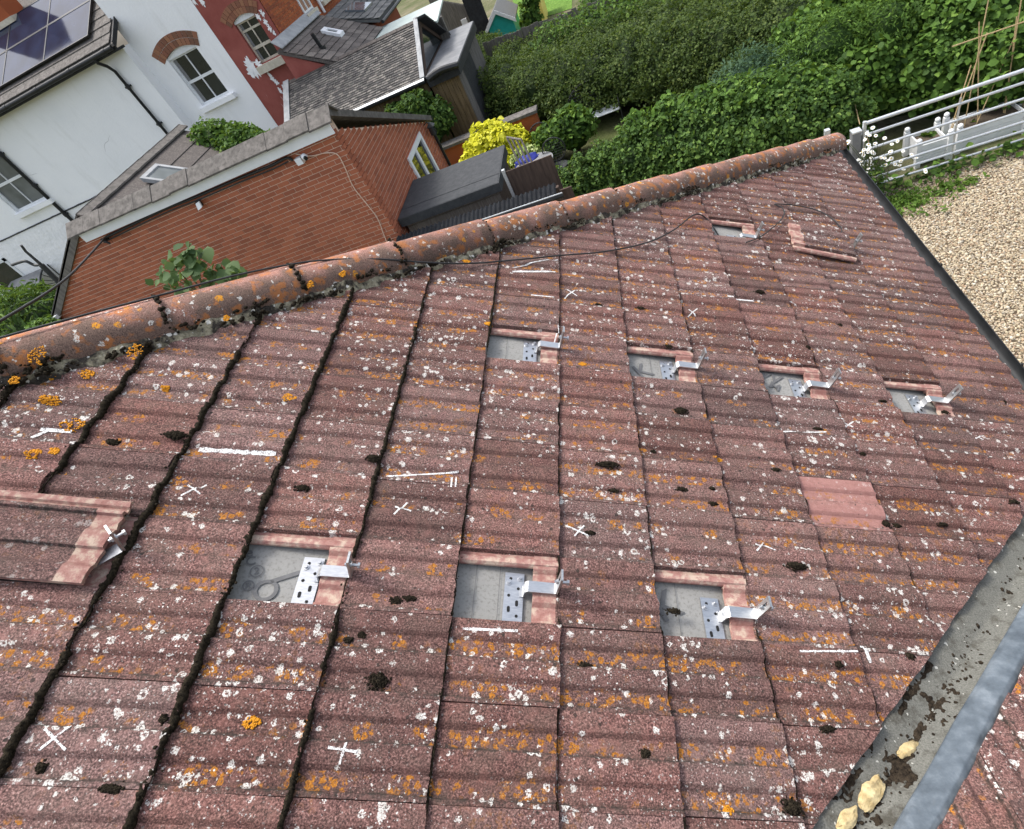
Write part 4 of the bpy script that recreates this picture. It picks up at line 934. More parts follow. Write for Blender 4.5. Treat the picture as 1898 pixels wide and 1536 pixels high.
# ---- gabled rear roof between the extension and the white house
gxr, zg, YA, YB = LX, zr, EY + .26, EFAR + .05
rear = ext
m = MB(); m.prism([(gxr, YA, zg - .02), (gxr, YB, zg - .02), (gxr + 3.4, YB, zg - .02 - 3.4 * .55), (gxr + 3.4, YA, zg - .02 - 3.4 * .55)], (0, 0, -.05)); m.build('right_slope', M_SLATE2, rear)
for i in range(9):
    y = YA + i * .445; m = MB()
    for sg in (-1, 1): m.prism([(gxr - sg * .01, y, zg + .06), (gxr - sg * .01, y + .44, zg + .065), (gxr + sg * .15, y + .44, zg - .025), (gxr + sg * .15, y, zg - .03)], (0, 0, -.03))
    m.build('ridge_tile', M_CONCT, rear)
for r_ in range(9):
    x = gxr + .45 + r_ * .33; z = zg - .02 - (x - gxr) * .55
    for y in np.arange(YA, YB - .3, .405):
        m = MB(); m.prism([(x - .33, y, z + .33 * .55 + .002), (x - .33, y + .40, z + .33 * .55 + .002), (x + .05, y + .40, z + .022 - .05 * .55), (x + .05, y, z + .022 - .05 * .55)], (0, 0, .014)); m.build('slope_tile', M_SLATE2, rear)
def on_rear(px, py):                          # point on the right slope
    d = ray(px, py); n = np.array([.55, 0, 1.0]); p0 = np.array([gxr, 0, zg]); return EYE + d * ((p0 - EYE) @ n / (d @ n))
sw = [on_rear(*p) for p in ((266, 341), (302, 315), (345, 317), (302, 340))]
y0, y1 = sw[0][1], sw[1][1]; x0, x1 = (sw[0][0] + sw[1][0]) / 2, (sw[0][0] + sw[1][0]) / 2 + .75
def rs(x, y, h): return (x, y, zg - .55 * (x - gxr) + h)
sky_ = bpy.data.objects.new('skylight', None); COL.objects.link(sky_); put(sky_, rear); m = MB()
for (a, b, c, d) in ((x0, x1, y0, y0 + .07), (x0, x1, y1 - .07, y1), (x0, x0 + .07, y0 + .07, y1 - .07), (x1 - .07, x1, y0 + .07, y1 - .07)): m.prism([rs(a, c, .05), rs(b, c, .05), rs(b, d, .05), rs(a, d, .05)], (0, 0, .09))
m.build('frame', M_FLASH, sky_); m = MB(); m.prism([rs(x0 + .07, y0 + .07, .08), rs(x1 - .07, y0 + .07, .08), rs(x1 - .07, y1 - .07, .08), rs(x0 + .07, y1 - .07, .08)], (0, 0, .03)); m.build('pane', glass_material('skylight_glass', (.10, .11, .11)), sky_)

# ---- white house and red house
HY, HYL = 17.30, 16.95
wh = thing('white_house', 'tall white rendered house with black gutter and downpipes at upper left', 'house', (-14, HYL, 0))
cx_ = at(237, 101, Y=HYL)[0]; bx_ = (at(353.8, 0, Y=HY)[0] + at(516.4, 235.3, Y=HY)[0]) / 2; rx_ = -7.99
fl = Fr((0, HYL, 0), (1, 0, 0), (0, 0, 1), (0, -1, 0)); fw_ = Fr((0, HY, 0), (1, 0, 0), (0, 0, 1), (0, -1, 0))
eav = at(112, 152, Y=HYL - .3)[2]
def wallbox(fr, rects, name, mat, parent, th=.3):
    m = MB()
    for (u0, u1, v0, v1) in rects: fr.box(m, u0, u1, v0, v1, -th, 0)
    return m.build(name, mat, parent)
Z1 = lambda x, y: (x * .3386, y * .3386)
# window openings from the survey
wl0, wl1 = at(*Z1(922, 338), Y=HY), at(*Z1(1110, 580), Y=HY); wr0 = at(*Z1(1068, 262), Y=HY)
W2 = (wl0[0], wr0[0] + .04, wl1[2], wl0[2] + .02)
wallbox(fw_, [(cx_, W2[0], 0, 9.5), (W2[1], bx_, 0, 9.5), (W2[0], W2[1], 0, W2[2]), (W2[0], W2[1], W2[3] + .17, 9.5)], 'wall', M_WHITE, wh)
ar = MB(); n = 9; uc = (W2[0] + W2[1]) / 2; hw = (W2[1] - W2[0]) / 2
def arch(mb, fr, u0, u1, v, rise, t, nb, parent, mat, rings=2):
    uc = (u0 + u1) / 2; hw = (u1 - u0) / 2; R = (hw * hw + rise * rise) / (2 * rise); cy = v + rise - R; a0 = math.asin(min(1, hw / R))
    for r_ in range(rings):
        for i in range(nb):
            b = MB(); a, e = -a0 * 1.12 + 2.24 * a0 * i / nb + .004, -a0 * 1.12 + 2.24 * a0 * (i + 1) / nb - .004; r0, r1 = R + t * r_ + .005, R + t * (r_ + 1) - .004
            b.prism([fr.P(uc + r0 * math.sin(a), cy + r0 * math.cos(a), -.12), fr.P(uc + r0 * math.sin(e), cy + r0 * math.cos(e), -.12), fr.P(uc + r1 * math.sin(e), cy + r1 * math.cos(e), -.12), fr.P(uc + r1 * math.sin(a), cy + r1 * math.cos(a), -.12)], fr.n * .135)
            b.build('arch_brick', mat, parent)
    # infill between arch soffit and opening head
    f = MB(); st = np.linspace(-a0, a0, 12); pts = [fr.P(uc + R * math.sin(a), cy + R * math.cos(a), -.10) for a in st]; base = [fr.P(uc + R * math.sin(a), v - .01, -.10) for a in st]
    for i in range(11): f.add([base[i], base[i + 1], pts[i + 1], pts[i], *[q + fr.n * .06 for q in (base[i], base[i + 1], pts[i + 1], pts[i])]], [(0, 1, 2, 3), (7, 6, 5, 4), (0, 4, 5, 1), (3, 2, 6, 7)])
    f.build('arch_infill', M_WHITEWD, parent)
ARB = brick_material('arch_brick', (.33, .16, .09), (.24, .10, .065), (.13, .075, .05))
arch(None, fw_, W2[0] - .08, W2[1] + .06, W2[3], .15, .17, 12, wh, ARB)
window(fw_, W2[0], W2[1], W2[2], W2[3], 'sash_window', wh, M_WHITEWD, .05, mull=((uc, .03),), trans=(((W2[2] + W2[3]) / 2 - .02, .07),), depth=-.10, curtain=True)
m = MB(); fw_.box(m, W2[0] - .02, W2[0], W2[2], W2[3], -.2, -.10); fw_.box(m, W2[1], W2[1] + .02, W2[2], W2[3], -.2, -.1); fw_.box(m, W2[0] - .10, W2[1] + .16, W2[2] - .15, W2[2] - .02, -.2, .14); m.build('window_sill', M_WHITE, wh)
# left block
sa, sb = at(0, 450, Y=HYL), at(254, 325, Y=HYL); zs = (sa[2] + sb[2]) / 2
w1a, w1b = at(*Z1(0, 925), Y=HYL), at(*Z1(175, 1125), Y=HYL); W1 = (w1a[0] - 1.0, at(*Z1(225, 1105), Y=HYL)[0] + .1, w1b[2], w1a[2] + .45)
W1 = (W1[0], at(*Z1(170, 1010), Y=HYL)[0] + .05, W1[2], W1[3])
wallbox(fl, [(-34, W1[0], zs, eav), (W1[1], cx_, zs, eav), (W1[0], W1[1], zs, W1[2]), (W1[0], W1[1], W1[3], eav)], 'wall', M_WHITE, wh, .5)
wallbox(fl, [(-34, cx_, 0, zs - .03)], 'lower_wall', M_WROUGH, wh, .5)
m = MB(); P = [fl.P(u, zs + .012 * nz(u * 4, 2), .015) for u in np.linspace(-26, cx_, 90)]; m.tube(P, .022, 6); m.build('string_course', M_IRON, wh)
window(fl, W1[0], W1[1], W1[2], W1[3], 'sash_window', wh, M_WHITEWD, .06, mull=(((W1[0] + W1[1]) / 2, .03),), trans=(((W1[2] + W1[3]) / 2, .08),), depth=-.08, glass=glass_material('netted_window_glass', (.085, .092, .092)))
m = MB(); fl.box(m, W1[0] - .1, W1[1] + .16, W1[2] - .16, W1[2] - .02, -.3, .14); m.build('window_sill', M_WHITE, wh)
# eave, gutter, roof
m = MB(); fl.box(m, -34, cx_ + .10, eav - .02, eav + .04, 0, .34); m.build('soffit', M_DARKWD, wh); m = MB(); fl.box(m, -34, cx_ + .10, eav + .04, eav + .15, .30, .34); m.build('fascia_board', M_DARKWD, wh)
m = MB(); m.tube([fl.P(-34, eav + .10, .41), fl.P(cx_ + .05, eav + .10, .41)], .062, 12); m.build('gutter', M_BLACKPL, wh, smooth=40)
for u in np.arange(-24, cx_, 1.3):
    m = MB(); m.tube([fl.P(u - .05, eav + .10, .41), fl.P(u + .05, eav + .10, .41)], .070, 12); m.build('gutter_joint', M_BLACKPL, wh, smooth=40)
pt = math.tan(math.radians(28)); ze = eav + .17
def wr(u, run, h=0.0): return np.array([u, HYL - .40 + run, ze + run * pt + h])
for r_ in range(13):                         # tile courses
    a, b = r_ * .32, r_ * .32 + .36
    for u in np.arange(-24.3, cx_ + .05, .30) if r_ < 3 else np.arange(cx_ - 2.0, cx_ + .05, .30):
        m = MB(); m.prism([wr(u, a, .028), wr(min(u + .294, cx_ + .14), a, .028), wr(min(u + .294, cx_ + .14), b, 0), wr(u, b, 0)], (0, 0, .018)); m.build('roof_tile', M_CONCT, wh)
m = MB(); m.prism([wr(-34, 0, -.01), wr(cx_ + .14, 0, -.01), wr(cx_ + .14, 4.6, -.01), wr(-34, 4.6, -.01)], (0, 0, -.06)); m.build('roof', M_CONCT, wh)
m = MB(); m.prism([wr(cx_ + .15, 0, -.10), wr(cx_ + .15, 4.6, -.10), wr(cx_ + .15, 4.6, .03), wr(cx_ + .15, 0, .03)], (.03, 0, 0)); m.build('verge_board', M_DARKWD, wh)
for (pa, pb, nm) in ((Z1(590, 345), Z1(970, 795), 0), (Z1(-30, 825), Z1(400, 1200), 1)):
    a, b = at(*pa, Y=HYL - .07), at(*pb, Y=HYL - .07); x = (a[0] + b[0]) / 2
    m = MB(); m.tube([(x, HYL - .07, .1), (x, HYL - .07, eav - .35), (x, HYL - .07 - .12, eav - .18), (x, HYL - .41, eav - .03), (x, HYL - .41, eav + .06)], .042 if nm == 0 else .055, 10); m.build('downpipe', M_BLACKPL, wh, smooth=40)
    for z in np.arange(.6, eav - .5, 1.05):
        m = MB(); m.b2((x - .085, HYL - .09, z), (x + .085, HYL, z + .045)); m.tube([(x, HYL - .07, z - .04), (x, HYL - .07, z + .08)], .056 if nm == 0 else .07, 10); m.build('pipe_bracket', M_BLACKPL, wh)
m = MB(); a = at(0, 498, Y=HYL); b = at(45, 535, Y=HYL); fl.box(m, a[0] - .7, a[0] + .5, max(.9, b[2] - .6), a[2] + .15, -.02, .012); m.build('ground_window', M_GLASS, wh)
m = MB(); fl.box(m, a[0] + .5, a[0] + .62, max(.9, b[2] - .6), a[2] + .27, -.02, .03); fl.box(m, a[0] - .7, a[0] + .62, a[2] + .15, a[2] + .27, -.02, .03); m.build('ground_window_frame', M_WHITEWD, wh)
# chimney at the left end of the roof
ch = at(-8, 22, Y=HYL + 2.0); m = MB(); m.b2((ch[0] - 1.2, HYL + 2.0, ch[2] - 1.2), (ch[0] + .30, HYL + 2.7, ch[2] + 1.3)); chm = m.build('chimney', M_BRICKO, wh); m = MB(); m.b2((ch[0] - 1.25, HYL + 1.95, ch[2] - .35), (ch[0] + .36, HYL + 2.75, ch[2] - .22)); m.build('flaunching', M_STONE, chm)
# solar panels
PVN = np.array([0, -math.sin(math.radians(28)), math.cos(math.radians(28))])
pe = cx_ - .62; lab = ['nearest the verge, lower row', 'second from the verge, lower row', 'third from the verge, lower row', 'nearest the verge, upper row', 'second from the verge, upper row', 'third from the verge, upper row']
for i in range(6):
    c_i, r_i = i % 3, i // 3; u1 = pe - c_i * 1.72; u0 = u1 - 1.70; a = .46 + r_i * 1.13; b = a + 1.10
    p = thing('solar_panel', 'black solar panel on white house roof, ' + lab[i], 'solar panel', wr((u0 + u1) / 2, a, .10), group='solar panels on the white house roof')
    def sl(u, r_, h): return wr(u, r_) + PVN * h
    m = MB(); m.prism([sl(u0, a, .10), sl(u1, a, .10), sl(u1, b, .10), sl(u0, b, .10)], PVN * .032); m.build('glass', M_PV, p)
    m = MB()
    for (x0, x1, y0, y1) in ((u0 - .012, u1 + .012, a - .012, a + .012), (u0 - .012, u1 + .012, b - .012, b + .012), (u0 - .012, u0 + .012, a + .012, b - .012), (u1 - .012, u1 + .012, a + .012, b - .012)): m.prism([sl(x0, y0, .095), sl(x1, y0, .095), sl(x1, y1, .095), sl(x0, y1, .095)], PVN * .045)
    m.build('frame', M_BLACKPL, p)
# red house
rh = thing('red_house', 'red painted house end with flaking white patches and arched window', 'house', ((bx_ + rx_) / 2, HY, 0))
r0, r1, r2 = at(*Z1(1282, 138), Y=HY), at(*Z1(1425, 352), Y=HY), at(*Z1(1378, 92), Y=HY)
W3 = ((r0[0] + r1[0]) / 2, r2[0] + .10, r1[2], r0[2])
rw = MB(); n_u, n_v = 60, 90
for (u0, u1, v0, v1) in ((bx_ + .004, W3[0], 0, 9.5), (W3[1], rx_, 0, 9.5), (W3[0], W3[1], 0, W3[2]), (W3[0], W3[1], W3[3] + .15, 9.5)): fw_.box(rw, u0, u1, v0, v1, -.3, 0)
o = rw.build('wall', M_REDP, rh)
arch(None, fw_, W3[0] - .06, W3[1] + .05, W3[3], .12, .15, 11, rh, ARB, 2)
window(fw_, W3[0], W3[1], W3[2], W3[3], 'sash_window', rh, M_STONE, .05, mull=(((W3[0] + W3[1]) / 2, .03),), trans=((W3[2] + (W3[3] - W3[2]) * .36, .07), (W3[2] + (W3[3] - W3[2]) * .78, .05)), depth=-.10, curtain=True)
m = MB(); fw_.box(m, W3[0] - .10, W3[1] + .22, W3[2] - .20, W3[2] - .02, -.2, .16); m.build('window_sill', M_STONE, rh)
pk = MB()                                     # flaked patches: thin lifted paint edges
for i, (px, py, r) in enumerate([(470, 128, .16), (462, 122, .10), (478, 118, .09), (534, 100, .10), (540, 108, .07), (528, 92, .08), (505, 145, .06), (512, 152, .06), (520, 168, .05), (478, 30, .06), (486, 24, .05), (492, 40, .05), (500, 52, .05), (508, 60, .04), (375, 4, .06), (360, 2, .05), (500, 138, .05), (525, 160, .04), (465, 135, .08)]):
    p = at(px, py, Y=HY); n = 70; pts = []
    for a in np.linspace(0, 6.28, n, endpoint=False):
        ca, sa = math.cos(a), math.sin(a); k = r * 1.5 * (.75 + .5 * nz(ca * 1.5 + i * 3, sa * 1.5) + .5 * nz(ca * 4 + i, sa * 4) + .3 * nz(ca * 9, sa * 9 + i)); pts.append((p[0] + k * ca * .8, HY - .0045 - i * .0006, p[2] + k * sa * 1.2))
    pk.prism(pts, (0, .003, 0))
tag(pk.build('bare_patch', M_WROUGH, rh), kind='stuff')
m = MB(); m.b2((rx_ - .30, HY + .005, 0), (rx_ - .006, HY + 9.5, 9.5)); m.build('side_wall', M_MORT_O, rh)
fs = Fr((rx_, 0, 0), (0, 1, 0), (0, 0, 1), (1, 0, 0))
wa, wb = at(545, 0, X=rx_), at(562, 38, X=rx_)
SWIN = [(wa[1] + .15, wb[1] + 1.1, 4.25, 6.4), (wb[1] + 1.9, wb[1] + 3.0, 4.25, 6.4), (wb[1] + 4.6, wb[1] + 5.8, 4.3, 6.4)]
sbr = brick_wall(fs, HY, HY + 9.4, 3.6, 6.6, lambda u, v: True, rh, 0, openings=tuple(SWIN)); mb = MB(); rr = []
for (u, v, l) in sbr: fs.box(mb, u - l / 2, u + l / 2, v - .0325, v + .0325, -.02, .004); rr += [random.random()] * 8
o = mb.build('side_brickwork', M_BRICKO, rh); o.data.attributes.new('rnd', 'FLOAT', 'POINT').data.foreach_set('value', np.array(rr, np.float32)); tag(o, kind='stuff')
for wv in SWIN:
    window(fs, *wv, 'side_window', rh, M_WHITEWD, .07, mull=(((wv[0] + wv[1]) / 2, .05),), depth=.03); m = MB(); fs.box(m, wv[0] - .08, wv[1] + .08, wv[2] - .12, wv[2] - .005, 0, .12); m.build('side_window_sill', M_STONE, rh)
m = MB(); m.tube([(rx_ + .07, SWIN[1][0] - .3, 4.0), (rx_ + .07, SWIN[1][0] - .3, 8)], .045, 8); m.build('downpipe', M_WHITEPL, rh)
# ------------------------------------------------------------------ slate outbuilding
def roof_cover(name, parent, p00, p10, p01, rows, cols, mat, th=.012, lift=.016, stag=True, gap=.006):
    """p00 eave start, p10 eave end, p01 ridge start; courses of slates as one joined part"""
    p00, p10, p01 = [np.asarray(k, float) for k in (p00, p10, p01)]; U = (p10 - p00) / cols; Vv = (p01 - p00) / rows; N = np.cross(U, Vv); N /= np.linalg.norm(N); N = N if N[2] > 0 else -N
    mb = MB(); rr = []; g = gap / np.linalg.norm(U)
    for r in range(rows):
        for c in range(cols + (1 if stag and r % 2 else 0)):
            a = c - (.5 if stag and r % 2 else 0); b = min(a + 1 - g, cols); a = max(a, 0) + random.uniform(0, .02)
            if b - a < .1: continue
            dz = random.gauss(0, .0025); j = random.gauss(0, .03)
            lo = p00 + Vv * (r + j); hi = p00 + Vv * (r + 1.25)
            q = [lo + U * a + N * (lift + dz), lo + U * b + N * (lift + dz), hi + U * b + N * .001, hi + U * a + N * .001]
            mb.prism(q, N * th); rr += [random.random()] * 8
    o = mb.build(name, mat, parent); o.data.attributes.new('rnd', 'FLOAT', 'POINT').data.foreach_set('value', np.array(rr, np.float32)); tag(o, kind='stuff'); return o
SX0, SX1, SYE, SYR, SZE, SZR = -8.35, -4.18, 15.0, 16.62, 2.50, 3.34
sb_ = thing('slate_outbuilding', 'outbuilding with mottled grey slate roof and glazed gable beside red house', 'outbuilding', ((SX0 + SX1) / 2, SYR, 0))
m = MB(); m.prism([(SX0, SYE, SZE - .01), (SX1, SYE, SZE - .01), (SX1, SYR, SZR - .01), (SX0, SYR, SZR - .01)], (0, 0, -.08)); m.prism([(SX0, SYR, SZR - .01), (SX1, SYR, SZR - .01), (SX1, 2 * SYR - SYE, SZE - .01), (SX0, 2 * SYR - SYE, SZE - .01)], (0, 0, -.08)); m.build('roof', M_SLATE2, sb_)
roof_cover('slates', sb_, (SX0, SYE - .05, SZE - .02), (SX1, SYE - .05, SZE - .02), (SX0, SYR, SZR), 24, 34, M_SLATE, .012, .026)
for i in range(14):
    x = SX0 + i * (SX1 - SX0) / 14; m = MB()
    for sg in (-1, 1): m.prism([(x, SYR, SZR + .045), (x + .29, SYR, SZR + .048), (x + .29, SYR + sg * .10, SZR + .005), (x, SYR + sg * .10, SZR)], (0, 0, -.02))
    m.build('ridge_tile', M_SLATE2, sb_)
m = MB(); m.prism([(SX0 - .02, SYE - .05, SZE + .0), (SX0 - .02, SYR, SZR + .06), (SX0 + .16, SYR, SZR + .06), (SX0 + .16, SYE - .05, SZE)], (0, 0, .025)); m.build('verge_flashing', M_FLASH, sb_)
m = MB(); m.prism([(SX1 - .10, SYE - .05, SZE + .0), (SX1 - .10, SYR, SZR + .06), (SX1 + .02, SYR, SZR + .06), (SX1 + .02, SYE - .05, SZE)], (0, 0, .03)); m.build('verge_flashing', M_FLASH, sb_)
m = MB(); m.b2((SX0, SYE + .10, 0), (SX1 - .05, SYE + .2, SZE - .06)); m.b2((SX0, SYE + .2, 0), (SX0 + .1, 2 * SYR - SYE - .1, SZE - .06)); m.b2((SX0 + .1, 2 * SYR - SYE - .2, 0), (SX1 - .05, 2 * SYR - SYE - .1, SZE - .06)); m.build('wall', M_WOODY, sb_)
bx2 = [(SX0 + .1 + i * .14) for i in range(29)]
for x in bx2:
    m = MB(); m.b2((x, SYE + .075, .1), (x + .128, SYE + .098, SZE - .08)); m.build('board', M_WOODY, sb_)
m = MB(); m.tube([(SX0, SYE - .09, SZE - .07), (SX1, SYE - .09, SZE - .07)], .045, 10); m.build('gutter', M_BLACKPL, sb_, smooth=40); m = MB(); m.prism([(SX0 + 1.6, SYE - .15, SZE - .03), (SX1, SYE - .15, SZE - .03), (SX1, SYE - .06, SZE + .0), (SX0 + 1.6, SYE - .06, SZE + .0)], (0, 0, .006)); m.build('eave_flashing', M_GALV, sb_)
# glazed gable
m = MB(); Yb = 2 * SYR - SYE
m.prism([(SX1, SYE + .12, SZE + .02), (SX1, SYR, SZR - .06), (SX1, Yb - .12, SZE + .02)], (-.02, 0, 0)); m.build('gable_glass', M_GLASS, sb_)
m = MB()
for (ya, za, yb, zb) in ((SYE, SZE - .02, SYR, SZR - .02), (SYR, SZR - .02, Yb, SZE - .02)):
    m.prism([(SX1 + .03, ya, za), (SX1 + .03, yb, zb), (SX1 + .03, yb, zb - .11), (SX1 + .03, ya, za - .11)], (-.06, 0, 0))
m.b2((SX1 - .02, SYE, SZE - .10), (SX1 + .05, Yb, SZE + .0)); m.build('gable_frame', M_WOODB, sb_)
m = MB(); m.prism([(SX1 + .25, SYR - .05, SZR + .03), (SX1 + .25, Yb, SZE + .0), (SX1 - .02, Yb, SZE + .0), (SX1 - .02, SYR - .05, SZR + .03)], (0, 0, .05)); m.build('verge_board', M_DARKWD, sb_)
# flat lead-roofed annexe
zf = SZE - .02
an = [at(782, 141, Z=zf), at(836, 121, Z=zf), at(886, 34, Z=zf), at(832, 62, Z=zf)]
ax0, ax1, ay0, ay1 = SX1 + .04, (an[1][0] + an[2][0]) / 2, SYE - .05, max(an[2][1], Yb)
ann = thing('flat_annexe', 'timber annexe with flat lead roof at the end of the slate outbuilding', 'annexe', ((ax0 + ax1) / 2, ay0, 0))
m = MB(); m.prism([(ax0, ay0, zf - .03), (ax1, ay0, zf - .05), (ax1, ay1, zf - .05), (ax0, ay1, zf - .03)], (0, 0, .05)); m.build('lead_roof', M_LEADF, ann)
m = MB(); m.b2((ax0, ay0 - .02, zf - .22), (ax1 + .02, ay0, zf - .02)); m.b2((ax1, ay0, zf - .22), (ax1 + .02, ay1, zf - .02)); m.build('fascia_board', M_DARKWD, ann)
m = MB(); m.b2((ax0, ay0 + .12, 0), (ax1 - .1, ay0 + .2, zf - .1)); m.b2((ax1 - .2, ay0 + .2, 0), (ax1 - .1, ay1 - .1, zf - .1)); m.build('wall', M_WOODY, ann)
for i in range(int((ax1 - ax0 - .1) / .13)):
    m = MB(); m.b2((ax0 + i * .13, ay0 + .098, .1), (ax0 + i * .13 + .118, ay0 + .12, zf - .22)); m.build('board', M_WOODY, ann)
for i in range(int((ay1 - ay0 - .2) / .15)):
    y = ay0 + .14 + i * .15; m = MB(); m.b2((ax1 - .10, y, .05), (ax1 - .075, y + .138, zf - .22)); m.build('board', M_DARKWD if 3 < i < 14 else M_WOODV, ann)
m = MB(); m.tube(smooth_path([(ax0 + .1, ay0 - .10, zf - .02), (ax0 + .45, ay0 - .13, zf + .05), (ax0 + .9, ay0 - .1, zf - .0)]), .075, 8); m.build('rolled_cover', M_BLACKPL, ann)
lo = thing('low_wall', 'low red brick garden wall with lead-grey coping by the annexe', 'wall', (ax1, ay0 - .5, 0)); m = MB(); m.b2((ax0 - .2, ay0 - .75, 0), (ax1 + 1.5, ay0 - .5, 1.05)); m.build('brickwork', M_BRICKO, lo); m = MB(); m.b2((ax0 - .25, ay0 - .80, 1.055), (ax1 + 1.55, ay0 - .45, 1.12)); m.build('coping', M_CONCT, lo)

# lean-to roofs against the orange brick side wall
def lean(px, py, z0=4.1, k=.58): d = ray(px, py); n = np.array([k, 0, 1.0]); p0 = np.array([rx_, 0, z0]); return EYE + d * ((p0 - EYE) @ n / (d @ n))
l1 = thing('lean_to', 'brown tiled lean-to roof with vent pipe and skylight beside orange brick wall', 'lean-to', (rx_ + 1.5, 20, 0))
yL0, yL1 = 16.5, 20.05; ls, lk = 1.75, .58
m = MB(); m.prism([(rx_ + .02, yL0, 4.08), (rx_ + .02, yL1, 4.08), (rx_ + ls, yL1, 4.08 - ls * lk), (rx_ + ls, yL0, 4.08 - ls * lk)], (0, 0, -.08)); m.build('roof', M_SLATE2, l1)
roof_cover('roof_tiles', l1, (rx_ + ls, yL0, 4.09 - ls * lk), (rx_ + ls, yL1, 4.09 - ls * lk), (rx_ + .1, yL0, 4.09 - .1 * lk), 9, 10, M_SLATE2, .016, .026, False, .012)
m = MB(); m.prism([(rx_ + .01, yL0, 4.30), (rx_ + .01, yL1, 4.30), (rx_ + .20, yL1, 4.09), (rx_ + .20, yL0, 4.09)], (.0, 0, -.02)); m.build('flashing', M_FLASH, l1)
m = MB(); m.b2((rx_ + .05, HY + .1, 0), (rx_ + ls - .1, yL1 - .1, 4.0 - ls * lk)); m.prism([(rx_ + .03, yL0 + .06, 0), (rx_ + ls - .1, yL0 + .06, 0), (rx_ + ls - .1, yL0 + .06, 3.96 - ls * lk), (rx_ + .03, yL0 + .06, 3.98)], (0, .1, 0)); m.build('wall', M_REDP, l1)
p = lean(597, 90); m = MB(); m.tube([p, at(578, 62, X=p[0])], .055, 8); m.tube([p + [0, 0, -.05], p + [0, 0, .05]], .12, 10); m.build('vent_pipe', M_BLACKPL, l1)
def lq(mb, x0, x1, y0, y1, h0, h1, m=0): mb.prism([(x, y, 4.09 - (x - rx_) * lk + h0) for x, y in ((x0, y0), (x1, y0), (x1, y1), (x0, y1))], (0, 0, h1 - h0), m)
a, b = lean(600, 62), lean(636, 68); xa, xb = sorted((a[0], b[0])); ya, yb = min(a[1], b[1]) - .1, max(a[1], b[1]) + .25
sk2 = bpy.data.objects.new('skylight', None); COL.objects.link(sk2); put(sk2, l1)
m = MB(); lq(m, xa, xb, ya, ya + .1, .03, .12); lq(m, xa, xb, yb - .1, yb, .03, .12); lq(m, xa, xa + .1, ya + .1, yb - .1, .03, .12); lq(m, xb - .1, xb, ya + .1, yb - .1, .03, .12); m.build('frame', M_WHITEPL, sk2); m = MB(); lq(m, xa + .1, xb - .1, ya + .1, yb - .1, .04, .08); m.build('pane', M_GLASS, sk2)
l2 = thing('lean_to', 'grey slab-tiled lean-to roof farther along the orange brick wall', 'lean-to', (rx_ + 1.5, 25, 0)); yM0, yM1 = 20.15, 22.9
m = MB(); m.prism([(rx_ + .02, yM0, 3.92), (rx_ + .02, yM1, 3.92), (rx_ + 1.7, yM1, 3.92 - 1.7 * .36), (rx_ + 1.7, yM0, 3.92 - 1.7 * .36)], (0, 0, -.08)); m.build('roof', M_SLATE3, l2)
roof_cover('roof_tiles', l2, (rx_ + 1.75, yM0, 3.93 - 1.75 * .36), (rx_ + 1.75, yM1, 3.93 - 1.75 * .36), (rx_ + .1, yM0, 3.90), 8, 9, M_SLATE3, .016, .028, False, .02)
m = MB(); m.b2((rx_ + .05, yM0 + .15, 0), (rx_ + 1.6, yM1 - .1, 3.84 - 1.7 * .36)); m.build('wall', M_BRICKO, l2)
m = MB(); m.tube([(rx_ + 1.8, yM0, 3.84 - 1.75 * .36), (rx_ + 1.8, yM1, 3.84 - 1.75 * .36)], .05, 8); m.build('gutter', M_BLACKPL, l2); m = MB(); lz = 3.92
for (a, b) in (((rx_ + .6), (rx_ + 1.2)),): m.prism([(a, yM0 + .7, lz - (a - rx_) * .36 + .05), (b, yM0 + .7, lz - (b - rx_) * .36 + .05), (b, yM0 + 1.7, lz - (b - rx_) * .36 + .05), (a, yM0 + 1.7, lz - (a - rx_) * .36 + .05)], (0, 0, .06))
m.build('skylight', glass_material('grey_rooflight', (.10, .115, .13)), l2)
# pale green flat roof
zm = 3.02; mp = [at(664, 97, Z=zm), at(678, 67, Z=zm), at(822, 0, Z=zm), at(818, 30, Z=zm)]
mx0, mx1, my0, my1 = min(mp[0][0], mp[1][0]), max(mp[2][0], mp[3][0]), min(p[1] for p in mp), max(p[1] for p in mp)
mn = thing('green_flat_roof', 'pale green flat roofed shed behind the slate outbuilding', 'shed', (mp[0][0], mp[0][1], 0))
m = MB(); m.prism([mp[0] - [0, .6, 0], mp[3] + [0, -.6, 0], mp[2], mp[1]], (0, 0, .05)); m.build('roof', M_MINT, mn)
m = MB(); m.prism([mp[0] * [1, 1, 0], mp[3] * [1, 1, 0], mp[2] * [1, 1, 0] - [.2, .1, 0], mp[1] * [1, 1, 0] - [-.2, .1, 0]], (0, 0, zm - .01)); m.build('wall', M_WOODV, mn)

# ------------------------------------------------------------------ felt-roofed store by the brick extension
ZS = 2.0; p1, p2, p3, p4 = at(740, 400, Z=ZS), at(926.6, 342, Z=ZS), at(928.3, 271, Z=ZS), at(761, 335, Z=ZS); sx0, sx1, sy0, sy1 = EX + .03, (p2[0] + p3[0]) / 2, (p1[1] + p2[1]) / 2, (p3[1] + p4[1]) / 2
sh = thing('felt_shed', 'low timber shed with flat black felt roof against the brick extension', 'shed', ((sx0 + sx1) / 2, sy0, 0))
m = MB(); m.b2((sx0, sy0, ZS - .035), (sx1, sy1, ZS)); m.build('felt_roof', M_FELT, sh); m = MB(); m.b2((sx0, sy0 - .02, ZS - .15), (sx1 + .02, sy0, ZS - .004)); m.b2((sx1, sy0, ZS - .15), (sx1 + .02, sy1, ZS - .004)); m.build('roof_edge', M_FELT, sh)
m = MB(); m.b2((sx0, sy0 + .32, ZS + .0005), (sx1, sy0 + .335, ZS + .006)); m.build('felt_seam', M_FELT, sh)
